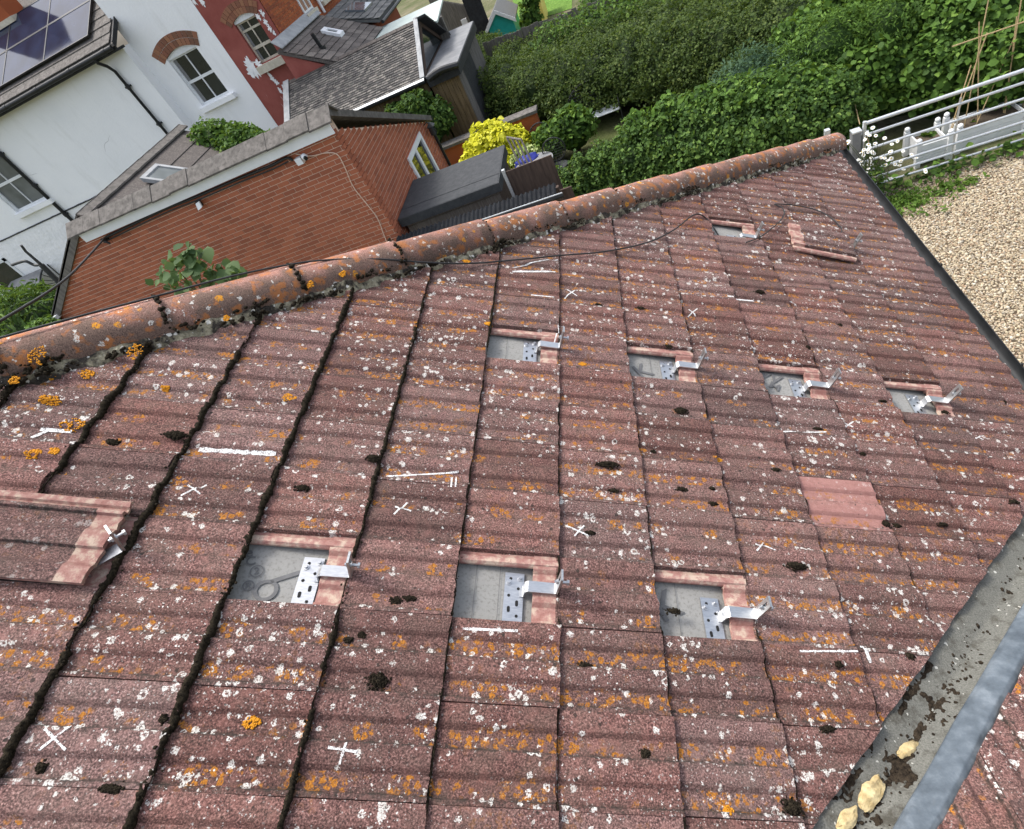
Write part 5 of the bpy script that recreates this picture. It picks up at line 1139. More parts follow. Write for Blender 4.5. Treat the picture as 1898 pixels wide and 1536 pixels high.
m = MB(); m.b2((sx0 + .05, sy0 + .14, 0), (sx1 - .10, sy1 - .08, ZS - .04)); m.build('wall', M_WOODG, sh)
for i in range(11):
    m = MB(); z = ZS - .17 - i * .125; m.box(((sx0 + sx1) / 2 - .02, sy0 + .115, z), (sx1 - sx0 - .12, .02, .116), [[1, 0, 0], [0, 1, .10], [0, -.10, 1]]); m.build('board', M_WOODG, sh)
for i in range(10):
    m = MB(); m.b2((sx1 - .098, sy0 + .12 + i * .14, .05), (sx1 - .075, sy0 + .25 + i * .14, ZS - .16)); m.build('board', M_WOODB, sh)
# black corrugated lean roof in front
cz0, cz1 = 2.02, 1.93; co_ = thing('corrugated_canopy', 'narrow black corrugated canopy with pale edge behind the hip', 'canopy', (-2.4, 8.0, 0))
cx0, cx1 = EX + .12, at(1000, 358, Y=8.05)[0] + .25
m = MB()
def cor(u, v): x = cx0 + u * (cx1 - cx0); y = 7.98 + v * .26; return (x, y, 1.93 + v * .05 - (x - cx0) * .018 + .014 * math.sin(x * 2 * math.pi / .076))
m.grid(cor, 260, 2); m.build('corrugated_sheet', M_CORR, co_, smooth=180)
m = MB(); m.tube([(cx0 - .05, 7.93, 1.90), (cx1 + .1, 7.93, 1.90 - (cx1 - cx0) * .018)], .035, 8); m.build('gutter', M_BLACKPL, co_); m = MB(); m.tube([(cx0 - .02, 7.915, 1.945), (cx1 + .1, 7.915, 1.945 - (cx1 - cx0) * .018)], .008, 6); m.build('edge_trim', M_GALV, co_)
for x in (cx0 + .1, cx1): m = MB(); m.b2((x - .04, 8.12, 0), (x + .04, 8.2, 1.90)); m.build('post', M_WOODB, co_)
m = MB(); m.b2((cx0 + .1, 8.32, 0), (cx1 + .2, 8.35, 1.75)); m.build('back_boarding', M_WOODB, co_)
bp = thing('boundary_panel', 'dark brown flat board panel at the right end of the felt shed', 'panel', at(970, 340, Y=8.9)); a, b = at(938, 322, Y=8.9), at(1008, 300, Y=8.9); m = MB(); m.b2((a[0], 8.9, .1), (b[0] + .15, 8.925, a[2] + .03)); m.build('board', M_WOODB, bp); m = MB(); m.b2((a[0] - .05, 8.87, 0), (a[0], 8.93, a[2] + .08)); m.build('post', M_GALV, bp)
tr = thing('leaning_trellis', 'grey weathered trellis panel leaning on the felt shed end', 'trellis', at(950, 330, X=sx1 + .2)); q0 = np.array([sx1 + .12, sy1 - .05, 2.12])
for i in range(4): m = MB(); m.tube([q0 + [i * .10, -.12 * i, 0], q0 + [i * .10 + .25, -.12 * i - .75, -1.2]], .018, 6); m.build('slat', M_WOODV, tr)
m = MB(); m.tube([q0, q0 + [.30, -.36, 0]], .018, 6); m.tube([q0 + [.12, -.4, -.6], q0 + [.42, -.76, -.6]], .018, 6); m.build('rail', M_WOODV, tr)

# ------------------------------------------------------------------ foliage
def leaf_material(name, stops, trans=.3, rough=.62):
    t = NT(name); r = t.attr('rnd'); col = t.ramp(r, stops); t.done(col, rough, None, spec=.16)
    tb = t.n('ShaderNodeBsdfTranslucent'); t.s(tb.inputs['Color'], t.mix(.5, col, (.18, .26, .02), 'MIX')); mx = t.n('ShaderNodeMixShader'); mx.inputs[0].default_value = trans
    t.t.links.new(t.p.outputs[0], mx.inputs[1]); t.t.links.new(tb.outputs[0], mx.inputs[2]); t.t.links.new(mx.outputs[0], t.out.inputs['Surface']); return t.mat
L_IVY = leaf_material('ivy_leaves', [(0, (.026, .054, .016)), (.4, (.056, .112, .026)), (.75, (.105, .190, .040)), (.93, (.18, .28, .06)), (1, (.27, .36, .09))])
L_HEDGE = leaf_material('hedge_leaves', [(0, (.026, .046, .014)), (.5, (.056, .092, .022)), (.85, (.105, .150, .034)), (1, (.18, .20, .06))])
L_LIGHT = leaf_material('light_green_leaves', [(0, (.030, .066, .014)), (.5, (.072, .145, .025)), (.85, (.13, .235, .04)), (1, (.22, .33, .07))])
L_YEL = leaf_material('golden_leaves', [(0, (.40, .38, .015)), (.5, (.72, .70, .03)), (1, (.86, .84, .14))], .35)
L_BLUE = leaf_material('grey_green_leaves', [(0, (.035, .075, .040)), (.5, (.060, .115, .062)), (1, (.095, .16, .085))])
L_VAR = leaf_material('variegated_leaves', [(0, (.12, .20, .04)), (.5, (.30, .38, .10)), (1, (.60, .64, .34))])
L_FIG = leaf_material('fig_leaves', [(0, (.045, .085, .030)), (.5, (.075, .130, .045)), (1, (.13, .19, .075))])
L_GRASS = leaf_material('grass_blades', [(0, (.05, .10, .015)), (.5, (.09, .17, .025)), (1, (.16, .25, .05))])
M_STEM = simple('green_stem', (.06, .08, .03), (.12, .14, .06), 30, .8, 0)
M_PETAL = simple('white_petals', (.78, .78, .74), (.86, .86, .83), 40, .7, 0); M_DISC = simple('yellow_disc', (.55, .34, .02), (.70, .46, .04), 40, .8, 0)
def leaves(name, P, N, size, mat, parent=None, asp=.62, droop=.15, rnd=None):
    P = np.asarray(P, float); n = len(P); N = N / (np.linalg.norm(N, axis=1)[:, None] + 1e-9)
    r = rng.normal(size=(n, 3)); T = r - N * np.sum(r * N, 1)[:, None]; T /= np.linalg.norm(T, axis=1)[:, None] + 1e-9; B = np.cross(N, T)
    s = np.broadcast_to(np.asarray(size, float), (n,))[:, None] * rng.choice([.55, .8, 1.0, 1.25, 1.6], (n, 1), p=[.2, .25, .25, .2, .1]) * rng.uniform(.85, 1.15, (n, 1)); w = s * asp * .5
    bend = rng.uniform(.3, 1.6, (n, 1)) * droop
    V = np.stack([P - T * s * .5, P - T * s * .22 + B * w * .85 + N * s * .06, P + T * s * .12 + B * w + N * s * .08, P + T * s * .5 - N * s * bend, P + T * s * .12 - B * w + N * s * .08, P - T * s * .22 - B * w * .85 + N * s * .06], 1).reshape(-1, 3)
    i = np.arange(n) * 6; F = np.concatenate([np.stack([i + a, i + b, i + c], 1) for a, b, c in ((0, 1, 5), (1, 2, 3), (1, 3, 5), (3, 4, 5))])
    rr = rng.random(n) if rnd is None else rnd
    return raw_mesh(name, V, F, mat, np.repeat(rr, 6), parent)
def blob_pts(c, r, n, jit=.16, lo=-.35, lump=.22, ls=2.3, seed=0):
    d = rng.normal(size=(n * 2, 3)); d /= np.linalg.norm(d, axis=1)[:, None]; d = d[d[:, 2] > lo][:n]
    k = np.array([1 + lump * nz(*(q * ls + seed)) + lump * .6 * nz(*(q * ls * 2.6 + seed)) for q in d])
    k = k * (1 - np.abs(rng.normal(0, jit, len(d))))
    return np.asarray(c) + d * k[:, None] * np.asarray(r), d
def shrub(name, label, blobs, mat, size, dens, cat='shrub', group=None, jit=.16, asp=.62, stem=True, bright=None, lump=.22, upn=.5, ncap=None):
    c0 = np.asarray(blobs[0][0], float); t = thing(name, label, cat, (c0[0], c0[1], 0), group); PP, NN = [], []
    core = MB()
    for i, (c, r) in enumerate(blobs):
        r = np.asarray(r, float); area = 4 * math.pi * ((r[0] * r[1]) ** 1.6 / 3 + (r[0] * r[2]) ** 1.6 / 3 + (r[1] * r[2]) ** 1.6 / 3) ** (1 / 1.6); n = int(area * dens)
        p, d = blob_pts(c, r, n, jit, lump=lump, seed=i * 7.7 + c0[0]); k = p[:, 2] > .02; PP.append(p[k]); NN.append(d[k])
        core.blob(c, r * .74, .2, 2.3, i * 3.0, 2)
    P = np.vstack(PP); N = np.vstack(NN); N = N * .6 + rng.normal(0, .55, N.shape) + [0, 0, upn]
    rr = np.clip(rng.random(len(P)) * .8 + .2 * rng.random(len(P)), 0, 1)
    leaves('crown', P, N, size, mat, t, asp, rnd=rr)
    o = core.build('shade_core', mat, t); o.data.attributes.new('rnd', 'FLOAT', 'POINT').data.foreach_set('value', np.zeros(len(o.data.vertices), np.float32))  # solid core in the darkest leaf tone, paints in the crown's inner shade
    if stem:
        m = MB(); m.tube([(c0[0], c0[1], 0), (c0[0] + .03, c0[1], c0[2] * .6), tuple(c0)], [.05, .04, .02], 7); m.build('stem', M_BARK, t)
    return t
def G3(px, py, z): p = at(px, py, Z=z); return p
# back hedge (long, dark, clipped): runs right across behind the garden
hb = []
for px, py in ((870, 150), (930, 160), (990, 150), (1050, 140), (1110, 125), (1170, 110), (1230, 95), (1290, 85), (1350, 75), (1410, 60), (1470, 50)):
    p = at(px, py, Z=1.25); hb.append(((p[0], p[1] + .7, .75), (.95, 1.25, .98)))
    q = at(px + 20, py - 45, Z=1.3); hb.append(((q[0], q[1] + .9, .75), (1.0, 1.2, .95)))
shrub('hedge', 'long dark green clipped hedge across the back of the garden', hb, L_HEDGE, .056, 560, 'hedge', jit=.14, lump=.30)
hb2 = []
for px, py in ((1030, 70), (1090, 45), (1150, 25), (1210, 5), (1120, -20), (1270, -15)):
    p = at(px, py, Z=1.5); hb2.append(((p[0], p[1] + .4, .8), (1.2, 1.2, 1.05)))
shrub('hedge', 'lighter olive hedge top behind the dark hedge near the board fence', hb2, L_LIGHT, .085, 170, 'hedge', lump=.25)
# ivy covered hedge just behind the hip
iv = []
for px, py, z, r in ((1040, 352, .9, .45), (1085, 325, .95, .5), (1130, 300, 1.05, .55), (1180, 272, 1.2, .68), (1240, 240, 1.3, .75), (1300, 225, 1.35, .78), (1360, 205, 1.4, .8), (1420, 195, 1.4, .8), (1480, 185, 1.4, .78), (1530, 185, 1.3, .7)):
    p = at(px, py, Z=z); iv.append(((p[0], p[1] + .25, z - .45), (r, r * .95, .72))); iv.append(((p[0], p[1] + .05, z - .95), (r, r * .9, .62)))
shrub('ivy_hedge', 'broad ivy-covered hedge with glossy leaves right behind the hip', iv, L_IVY, .062, 860, 'hedge', jit=.20, asp=.66, lump=.34)
iv2 = []
for px, py, z, r in ((1180, 225, 1.6, .35), (1240, 200, 1.65, .38), (1300, 180, 1.7, .40), (1365, 160, 1.75, .42), (1430, 150, 1.75, .42), (1490, 140, 1.7, .40), (1540, 150, 1.6, .35)):
    p = at(px, py, Z=z); iv2.append(((p[0], p[1] + .3, z - .25), (r, r, .28)))
shrub('climbing_plant', 'bright green leafy growth along the top of the ivy hedge', iv2, L_LIGHT, .085, 480, 'climber', jit=.22, lump=.45)
p = at(1400, 115, Z=1.5); shrub('grey_green_shrub', 'feathery grey-green shrub rising between the ivy hedge and dark hedge', [((p[0], p[1] + .2, 1.0), (.85, .7, .75)), ((p[0] + .7, p[1] - .2, 1.0), (.6, .6, .6)), ((p[0] - .3, p[1], .7), (.7, .7, .6))], L_BLUE, .075, 560, jit=.25, asp=.34)
# leafy mass behind the gate
rt = []
for px, py, z, r in ((1560, 90, 1.5, .75), (1620, 60, 1.6, .8), (1690, 40, 1.6, .8), (1760, 30, 1.6, .8), (1840, 20, 1.6, .8), (1910, 0, 1.6, .8), (1640, 130, 1.3, .65), (1710, 120, 1.2, .65), (1790, 110, 1.2, .65), (1870, 95, 1.2, .65), (1600, 170, 1.0, .5), (1950, 90, 1.2, .7), (1700, -30, 1.8, .9), (1820, -50, 1.8, .9), (1590, 20, 1.7, .8), (1520, 60, 1.6, .7)):
    p = at(px, py, Z=z); rt.append(((p[0], p[1] + .85, z - .55), (r, r * .8, .8)))
shrub('leafy_thicket', 'tall thicket of broad green leaves behind the metal gate', rt, L_LIGHT, .088, 340, 'thicket', asp=.8, jit=.24, lump=.3)
p = at(1560, 30, Z=1.9); shrub('fennel_bush', 'fine bright green feathery bush above the ivy hedge', [((p[0], p[1] + .3, 1.25), (.7, .6, .75)), ((p[0] + .7, p[1] + .1, 1.3), (.6, .5, .65)), ((p[0] - .6, p[1] + .4, 1.1), (.55, .5, .6))], L_LIGHT, .07, 800, jit=.28, asp=.25)
# garden shrubs
p = at(915, 262, Z=1.0); shrub('golden_shrub', 'bright yellow leaved shrub beside the felt shed', [((p[0] - .1, p[1] + .2, .85), (.72, .6, .50)), ((p[0] - .55, p[1] + .1, .62), (.45, .5, .40)), ((p[0] + .45, p[1] + .1, .65), (.45, .5, .40)), ((p[0], p[1] - .35, .45), (.7, .5, .42))], L_YEL, .10, 420, jit=.14, asp=.8, lump=.30)
p = at(975, 290, Z=.7); shrub('variegated_shrub', 'small pale variegated shrub right of the golden shrub', [((p[0], p[1] + .1, .5), (.42, .4, .38))], L_VAR, .075, 900)
p = at(800, 225, Z=1.2); shrub('dark_shrub', 'dark evergreen shrub behind the brick extension corner', [((p[0], p[1] + .5, .9), (.75, .7, .8)), ((p[0] + .8, p[1] + .4, .7), (.6, .6, .7)), ((p[0] - .5, p[1] + .2, 1.0), (.5, .5, .6))], L_IVY, .10, 300)
p = at(770, 190, Y=14.75); shrub('wall_climber', 'green climber scrambling over the timber boards of the outbuilding', [((p[0], 14.75, p[2] - .1), (.45, .32, .36)), ((p[0] - .6, 14.8, p[2] - .15), (.45, .3, .30)), ((p[0] + .35, 14.7, p[2] - .55), (.45, .35, .5)), ((p[0] - .1, 14.7, p[2] - .7), (.6, .35, .6))], L_IVY, .10, 480)
p = at(855, 290, Z=.6); shrub('low_plants', 'low mixed green plants below the golden shrub', [((p[0], p[1], .35), (.5, .5, .38)), ((p[0] - .3, p[1] + .8, .4), (.5, .5, .42))], L_LIGHT, .085, 500)
p = at(1055, 225, Z=.9); shrub('broadleaf_plant', 'leafy green plant left of the garden bench', [((p[0], p[1] + .2, .6), (.6, .5, .55)), ((p[0] - .6, p[1] + .3, .5), (.5, .5, .45))], L_LIGHT, .15, 190, asp=.5)
shrub('roof_ivy', 'mound of green climber growing over the rear roof by the ridge tiles', [(at(385, 245, Y=12.6) - [0, 0, .25], (.55, .6, .50)), (at(430, 255, Y=12.4) - [0, 0, .2], (.60, .6, .45)), (at(480, 262, Y=12.3) - [0, 0, .2], (.5, .5, .35))], L_LIGHT, .085, 420, 'climber', lump=.2)
# young fig by the brick wall
fg = thing('fig_plant', 'young fig plant with lobed leaves in front of the brick wall', 'plant', at(375, 545, Y=6.6) * [1, 1, 0]); b0 = at(385, 560, Y=6.6); m = MB()
tips = [at(x, y, Y=6.6 + dy) for x, y, dy in ((335, 475, 0), (355, 468, .1), (310, 505, .1), (330, 510, -.2), (370, 500, 0), (400, 505, .1), (430, 508, 0), (345, 530, -.1), (300, 530, .1), (318, 488, 0), (385, 525, .1), (415, 520, -.1), (365, 485, .15), (440, 515, .2))]
root = np.array([b0[0], b0[1], 0]); m.tube([root, b0 - [0, 0, .3]], [.03, .022], 7)
for q in tips: m.tube([b0 - [0, 0, .3], (b0 + q) / 2 + [0, 0, .05], q], [.014, .010, .005], 6)
m.build('stem', M_STEM, fg); P = []; 
for q in tips:
    for k in range(9): P.append(q + rng.normal(0, .075, 3))
leaves('crown', P, rng.normal(0, .5, (len(P), 3)) + [.2, -.6, .8], .15, L_FIG, fg, .9)
# grassy shrub at lower left
bl_ = at(40, 590, Y=9.2); shrub('strap_leaf_shrub', 'dense dark green strap-leaved shrub at the left edge', [((bl_[0] - .2, 9.6, bl_[2] - .45), (1.2, .9, .95)), ((bl_[0] - 1.4, 9.8, bl_[2] - .35), (1.1, .9, .95)), ((bl_[0] + .7, 9.3, bl_[2] - .75), (.6, .6, .6))], L_IVY, .22, 170, asp=.16, jit=.25)
p = at(80, 605, Y=8.4); shrub('yellow_green_shrub', 'small light green shrub tucked below the brick wall end', [((p[0], 8.3, p[2] - .12), (.5, .4, .3))], L_LIGHT, .075, 700)

# ------------------------------------------------------------------ fence, playhouse, lawn, stump, bench, table
fa, fb_ = at(893, 78, Z=1.75), at(1125, -6, Z=1.75); fd = fb_ - fa; fL = np.linalg.norm(fd[:2]); fd = fd / fL
fe = thing('board_fence', 'weathered grey vertical board fence beyond the hedge', 'fence', fa * [1, 1, 0])
nB = int((fL + 1.5) / .15)
for i in range(nB):
    c = fa + fd * (i * .15 - .0); m = MB(); h = 1.72 + random.gauss(0, .02); pn = np.array([-fd[1], fd[0], 0]); off = .02 * (i % 2)
    m.prism([np.append((c + fd * u + pn * off)[:2], z) for u, z in ((0, .05), (.142, .05), (.142, h), (0, h))], pn * .02); m.build('board', M_WOODV, fe)
# left return of the fence toward the annexe
fa2 = at(905, 150, Z=.1); m = MB()
lw = thing('garden_path', 'x', 'x'); bpy.data.objects.remove(lw)
m = MB(); pp = [at(868, 112, Z=.02), at(912, 96, Z=.02), at(915, 30, Z=.02), at(870, 40, Z=.02)]; m.add([(p[0], p[1], .012) for p in pp], [(0, 1, 2, 3)]); tag(m.build('garden_path', M_GRAVEL), kind='structure')
def lawn_mat():
    t = NT('lawn_grass'); c = t.co('Object', False); return t.done(t.ramp(t.noise(c, 3, 5, .7), [(.3, (.075, .15, .022)), (.7, (.14, .24, .045))]), .9, t.bump(t.noise(c, 40, 4), .8, .03), spec=.1)
m = MB(); pp = [at(965, 45, Z=.02), at(1060, 15, Z=.02), at(1060, -40, Z=.02), at(940, -30, Z=.02)]; m.add([(p[0], p[1], .016) for p in pp], [(0, 1, 2, 3)]); tag(m.build('lawn', lawn_mat()), kind='structure')
# playhouse
a = at(908, 64, Z=.55); YP = a[1]; pl = thing('playhouse', 'small teal playhouse with white bargeboards and grey roof', 'playhouse', (a[0] + .7, YP, 0))
A_, B_, C_ = at(903, 53, Y=YP), at(922, 19, Y=YP), at(951, 38, Y=YP); xl, xr, xm = A_[0] + .05, C_[0], (A_[0] + C_[0]) / 2; ze_, za = A_[2], B_[2]; dpt = 1.9
m = MB(); m.prism([(xl, YP, 0), (xr, YP, 0), (xr, YP, ze_), (xm, YP, za), (xl, YP, ze_)], (0, dpt, 0)); m.build('wall', M_TEAL, pl)
for sg, x in ((-1, xl), (1, xr)): m = MB(); e = x + sg * .14; zz = ze_ - .14 * (za - ze_) / ((xr - xl) / 2); m.prism([(xm, YP - .12, za + .04), (e, YP - .12, zz + .04), (e, YP + dpt, zz + .04), (xm, YP + dpt, za + .04)], (0, 0, .05)); m.build('roof_slope', M_SLATE3, pl); m = MB(); m.prism([(xm, YP - .16, za + .08), (e, YP - .16, zz + .08), (e, YP - .16, zz - .06), (xm, YP - .16, za - .06)], (0, .035, 0)); m.build('bargeboard', M_WHITEWD, pl)
ys = thing('yellow_shed', 'yellow painted shed side beyond the teal playhouse', 'shed', (xr + 1.2, YP + .5, 0)); m = MB(); m.b2((xr + .55, YP + .3, 0), (xr + 1.2, YP + 2.2, 1.25)); m.build('wall', M_YELLOWP, ys); m = MB(); m.b2((xr + .45, YP + .2, 1.25), (xr + 1.3, YP + 2.3, 1.32)); m.build('roof', M_SLATE3, ys)
p = at(985, 35, Z=1.0); shrub('young_tree', 'slim young leafy tree beside the yellow shed', [((p[0], p[1], 1.0), (.4, .4, .6)), ((p[0] + .2, p[1], 1.5), (.3, .3, .4))], L_LIGHT, .14, 160)
# dark bin / gate left of the playhouse and a post-and-board fence
a = at(885, 30, Y=YP + .6); m = MB(); m.b2((a[0] - .35, YP + .6, 0), (a[0] + .35, YP + .68, a[2] + .7)); o = m.build('garden_door', M_DARKWD); tag(o, 'black garden door left of the teal playhouse', 'door')
a = at(868, 35, Z=1.3); b_ = at(790, 12, Z=1.4); fe2 = thing('board_fence', 'weathered board fence behind the flat lead-roofed annexe', 'fence', b_ * [1, 1, 0])
for i in range(40):
    t_ = i / 40; c = b_ + (a - b_) * t_; m = MB(); m.box((c[0], c[1] + 1.2, .75), (.12, .02, 1.5)); m.build('board', M_WOODV, fe2)
a = at(863, 33, Z=1.0); m = MB(); m.b2((a[0] - .25, a[1], .6), (a[0] + .2, a[1] + .04, 1.0)); o = m.build('notice_frame', M_WHITEPL); tag(o, 'small white framed panel on the fence behind the annexe', 'frame')
# stump
st = thing('tree_stump', 'dark cut tree limb standing by the board fence', 'stump', at(982, 112, Z=.0)); P = [at(980, 118, Y=22.6), at(982, 95, Y=22.5), at(975, 82, Y=22.4), at(955, 73, Y=22.2)]; m = MB(); m.tube(smooth_path([P[0] * [1, 1, 0], *P], 6), list(np.linspace(.26, .17, 25)), 9); m.build('limb', M_BARK, st)
P = [at(958, 108, Y=22.0), at(962, 84, Y=22.0)]; m = MB(); m.tube([P[0] * [1, 1, 0], P[0], P[1]], [.36, .34, .30], 10); m.build('trunk', M_BARK, st)
# bench
bp_ = at(1105, 252, Z=.02); be = thing('garden_bench', 'grey metal garden bench with arched slatted back', 'bench', (bp_[0], bp_[1], 0)); X, Y = bp_[0] + .1, bp_[1]; wv = 1.25
for i in range(7): m = MB(); m.tube([(X - wv / 2, Y - .02 + i * .065, .44), (X + wv / 2, Y - .02 + i * .065, .44)], .014, 6); m.build('seat_slat', M_GALV, be)
for i in range(8):
    z = .52 + i * .065; hw = wv / 2 * math.sqrt(max(.05, 1 - max(0, (z - .62) / .48) ** 2)); m = MB(); m.tube([(X - hw, Y + .46 + (z - .44) * .2, z), (X + hw, Y + .46 + (z - .44) * .2, z)], .011, 6); m.build('back_slat', M_IRON, be)
m = MB(); m.tube([(X + wv / 2 * math.cos(a), Y + .46 + .1 * math.sin(a), .60 + .50 * math.sin(a)) for a in np.linspace(0, math.pi, 18)], .016, 6); m.build('back_rail', M_IRON, be)
for sx in (-1, 1):
    for y in (0, .46): m = MB(); m.tube([(X + sx * wv / 2, Y + y, 0), (X + sx * wv / 2, Y + y, .62)], .018, 6); m.build('leg', M_IRON, be)
    m = MB(); m.tube(smooth_path([(X + sx * wv / 2, Y - .02, .44), (X + sx * wv / 2, Y - .05, .62), (X + sx * wv / 2, Y + .2, .66), (X + sx * wv / 2, Y + .48, .64)]), .014, 6); m.build('armrest', M_IRON, be)
for (px, py, lab) in ((1005, 262, 'dark wire-mesh round backed chair beside the variegated shrub'), (1030, 292, 'dark metal chair with curved rail in front of the ivy hedge')):
    c = at(px, py, Z=.6); ch_ = thing('garden_chair', lab, 'chair', (c[0], c[1], 0), 'metal garden chairs'); m = MB(); m.tube([(c[0] + .26 * math.cos(a), c[1] + .15, .72 + .26 * math.sin(a)) for a in np.linspace(0, 6.28, 20)], .014, 6); m.build('back_ring', M_IRON, ch_)
    m = MB(); 
    for k in range(-4, 5): h = math.sqrt(max(0, .25 ** 2 - (k * .055) ** 2)); m.tube([(c[0] + k * .055, c[1] + .15, .72 - h), (c[0] + k * .055, c[1] + .15, .72 + h)], .004, 4); m.tube([(c[0] - h, c[1] + .15, .72 + k * .055), (c[0] + h, c[1] + .15, .72 + k * .055)], .004, 4)
    m.build('back_mesh', M_IRON, ch_); m = MB(); m.tube([(c[0], c[1] - .08, .43), (c[0], c[1] - .08, .45)], .24, 16); m.build('seat', M_IRON, ch_)
    for sx, sy in ((-1, -1), (1, -1), (-1, 1), (1, 1)): m = MB(); m.tube([(c[0] + sx * .17, c[1] - .08 + sy * .17, .43), (c[0] + sx * .2, c[1] - .08 + sy * .2, 0)], .012, 6); m.build('leg', M_IRON, ch_)
c = at(985, 318, Z=.5); tb = thing('round_table', 'grey round garden table partly covered by blue sheet', 'table', (c[0], c[1], 0)); m = MB(); m.tube([(c[0] + .15, c[1] - .1, .68), (c[0] + .15, c[1] - .1, .71)], .45, 24); m.build('table_top', M_LEADF, tb); m = MB(); m.tube([(c[0] + .15, c[1] - .1, 0), (c[0] + .15, c[1] - .1, .68)], .04, 8); m.build('leg', M_IRON, tb)
m = MB(); m.blob((c[0] - .05, c[1] + .2, .66), (.32, .2, .14), .35, 2, 3, 3); o = m.build('blue_sheet', M_BLUE, None, smooth=180); tag(o, 'crumpled blue sheet lying on the round garden table', 'sheet')
m = MB(); m.tube(smooth_path([at(1090, 98, Y=15.5), at(1200, 101, Y=15.0), at(1280, 96, Y=14.5), at(1345, 83, Y=14.0)]), .006, 5); o = m.build('garden_wire', M_STEM); tag(o, 'thin green wire stretched across in front of the dark hedge', 'wire')

# ------------------------------------------------------------------ gate, planters, canes, daisies
GY = 8.42; gpt = at(1602, 228, Y=GY); gbt = at(1597, 367, Y=GY); GX0 = (gpt[0] + gbt[0]) / 2; GH = gpt[2]; GX1 = GX0 + 3.6
ga_ = thing('field_gate', 'galvanised seven-bar metal field gate beside the gravel drive', 'gate', (GX0, GY, 0))
for i, z in enumerate(np.array([.06, .18, .31, .46, .63, .84, 1.0]) * (GH - .04) + .02 * 0 + .03):
    m = MB(); m.tube([(GX0, GY, z), (GX1, GY, z)], .026 if i == 6 else .019, 10); m.build('bar', M_GALV, ga_, smooth=60)
for x in (GX0, GX1): m = MB(); m.tube([(x, GY, .04), (x, GY, GH + .02)], .026, 10); m.build('end_stile', M_GALV, ga_, smooth=60)
for x in (GX0 + 1.22,): m = MB(); m.b2((x - .012, GY - .006, .06), (x + .012, GY + .006, GH - .1)); m.build('upright_strap', M_GALV, ga_)
m = MB(); m.tube([(3.42, GY + .02, GH - .16), (GX0 + .06, GY, GH - .14)], .018, 8); m.build('hinge', M_GALV, ga_)
PZ = 1.04; gpost = thing('gate_post', 'square galvanised gate post at the left end of the metal gate', 'post', (3.39, GY + .03, 0)); m = MB(); m.b2((3.33, GY - .04, 0), (3.45, GY + .08, PZ)); m.build('shaft', M_LEADF, gpost); m = MB(); m.b2((3.325, GY - .045, PZ), (3.455, GY + .085, PZ + .02)); m.build('cap', M_GALV, gpost)
p = at(1533, 240, Y=7.2); ps = thing('small_post', 'thin galvanised post top just behind the hip end', 'post', (p[0], 7.2, 0)); m = MB(); m.b2((p[0] - .03, 7.17, 0), (p[0] + .03, 7.23, p[2])); m.build('shaft', M_GALV, ps)
def planter(px0, px1, py, Y, label):
    a, b = at(px0, py, Y=Y), at(px1, py - (px1 - px0) * .28, Y=Y); x0, x1 = a[0], b[0]; h = .34; t = thing('planter_box', label, 'planter', ((x0 + x1) / 2, Y, 0), 'white planter boxes behind the gate')
    m = MB(); m.b2((x0, Y, .03), (x1, Y + .02, h)); m.b2((x0, Y + .38, .03), (x1, Y + .40, h)); m.b2((x0, Y + .02, .03), (x0 + .02, Y + .38, h)); m.b2((x1 - .02, Y + .02, .03), (x1, Y + .38, h)); m.build('box', M_WHITEWD, t)
    m = MB(); m.b2((x0 + .02, Y + .02, .03), (x1 - .02, Y + .38, h - .05)); m.build('soil', M_SOIL, t)
    for x in (x0 - .03, x1 + .03):
        for y in (Y - .02, Y + .42): m = MB(); m.b2((x - .035, y - .035, 0), (x + .035, y + .035, h + .05)); m.build('corner_post', M_WHITEWD, t); m = MB(); m.blob((x, y, h + .085), (.04, .04, .04), 0, 1, 0, 2); m.build('finial', M_WHITEWD, t, smooth=180)
    for i in range(3): m = MB(); z = .04 + i * .10; m.b2((x0 + .002, Y - .012, z), (x1 - .002, Y, z + .094)); m.build('plank', M_WHITEWD, t)
planter(1700, 1748, 322, GY + .28, 'white planter box nearest the gate hinge end'); planter(1772, 1885, 300, GY + .34, 'wide white planter box in the middle behind the gate'); planter(1905, 2010, 262, GY + .34, 'white planter box at the right picture edge behind the gate')
cn = [((1785, 245), (1832, 0)), ((1856, 235), (1893, 0)), ((1812, 225), (1815, 40)), ((1768, 230), (1830, 60)), ((1815, 218), (1880, 70)), ((1862, 215), (1885, 30)), ((1890, 225), (1905, 150)), ((1762, 240), (1800, 120)), ((1590, 215), (1584, 190)), ((1605, 245), (1595, 205))]
labs = ['tallest bamboo cane leaning left behind the gate', 'tall bamboo cane nearest the right edge', 'thin upright bamboo cane between the two tall canes', 'slanting bamboo cane crossing the left tall cane', 'slanting bamboo cane between the two tall canes', 'thin bamboo cane crossing the right tall cane', 'short bamboo cane at the right edge behind the gate', 'short slanting bamboo cane left of the tall canes', 'short stick above the gate post', 'short orange stick at the gate hinge end']
for ((bx, by), (tx, ty)), lb in zip(cn, labs):
    a = at(bx, by, Y=GY + .5); b = at(tx, ty, Y=GY + .75); d = b - a; k = (a[2] - .1) / max(.2, d[2]) if d[2] > 0 else 0; m = MB(); m.tube([a - d * min(k, .6), b], .008, 6); o = m.build('bamboo_cane', M_BAMBOO); tag(o, lb, 'cane', 'bamboo canes behind the gate')
a, b = at(1765, 86, Y=GY + .62), at(1910, 36, Y=GY + .62); m = MB(); m.tube([a, b + (b - a) * .3], .009, 6); o = m.build('bamboo_cane', M_BAMBOO); tag(o, 'horizontal bamboo cane tied across the uprights', 'cane', 'bamboo canes behind the gate')
bn = []
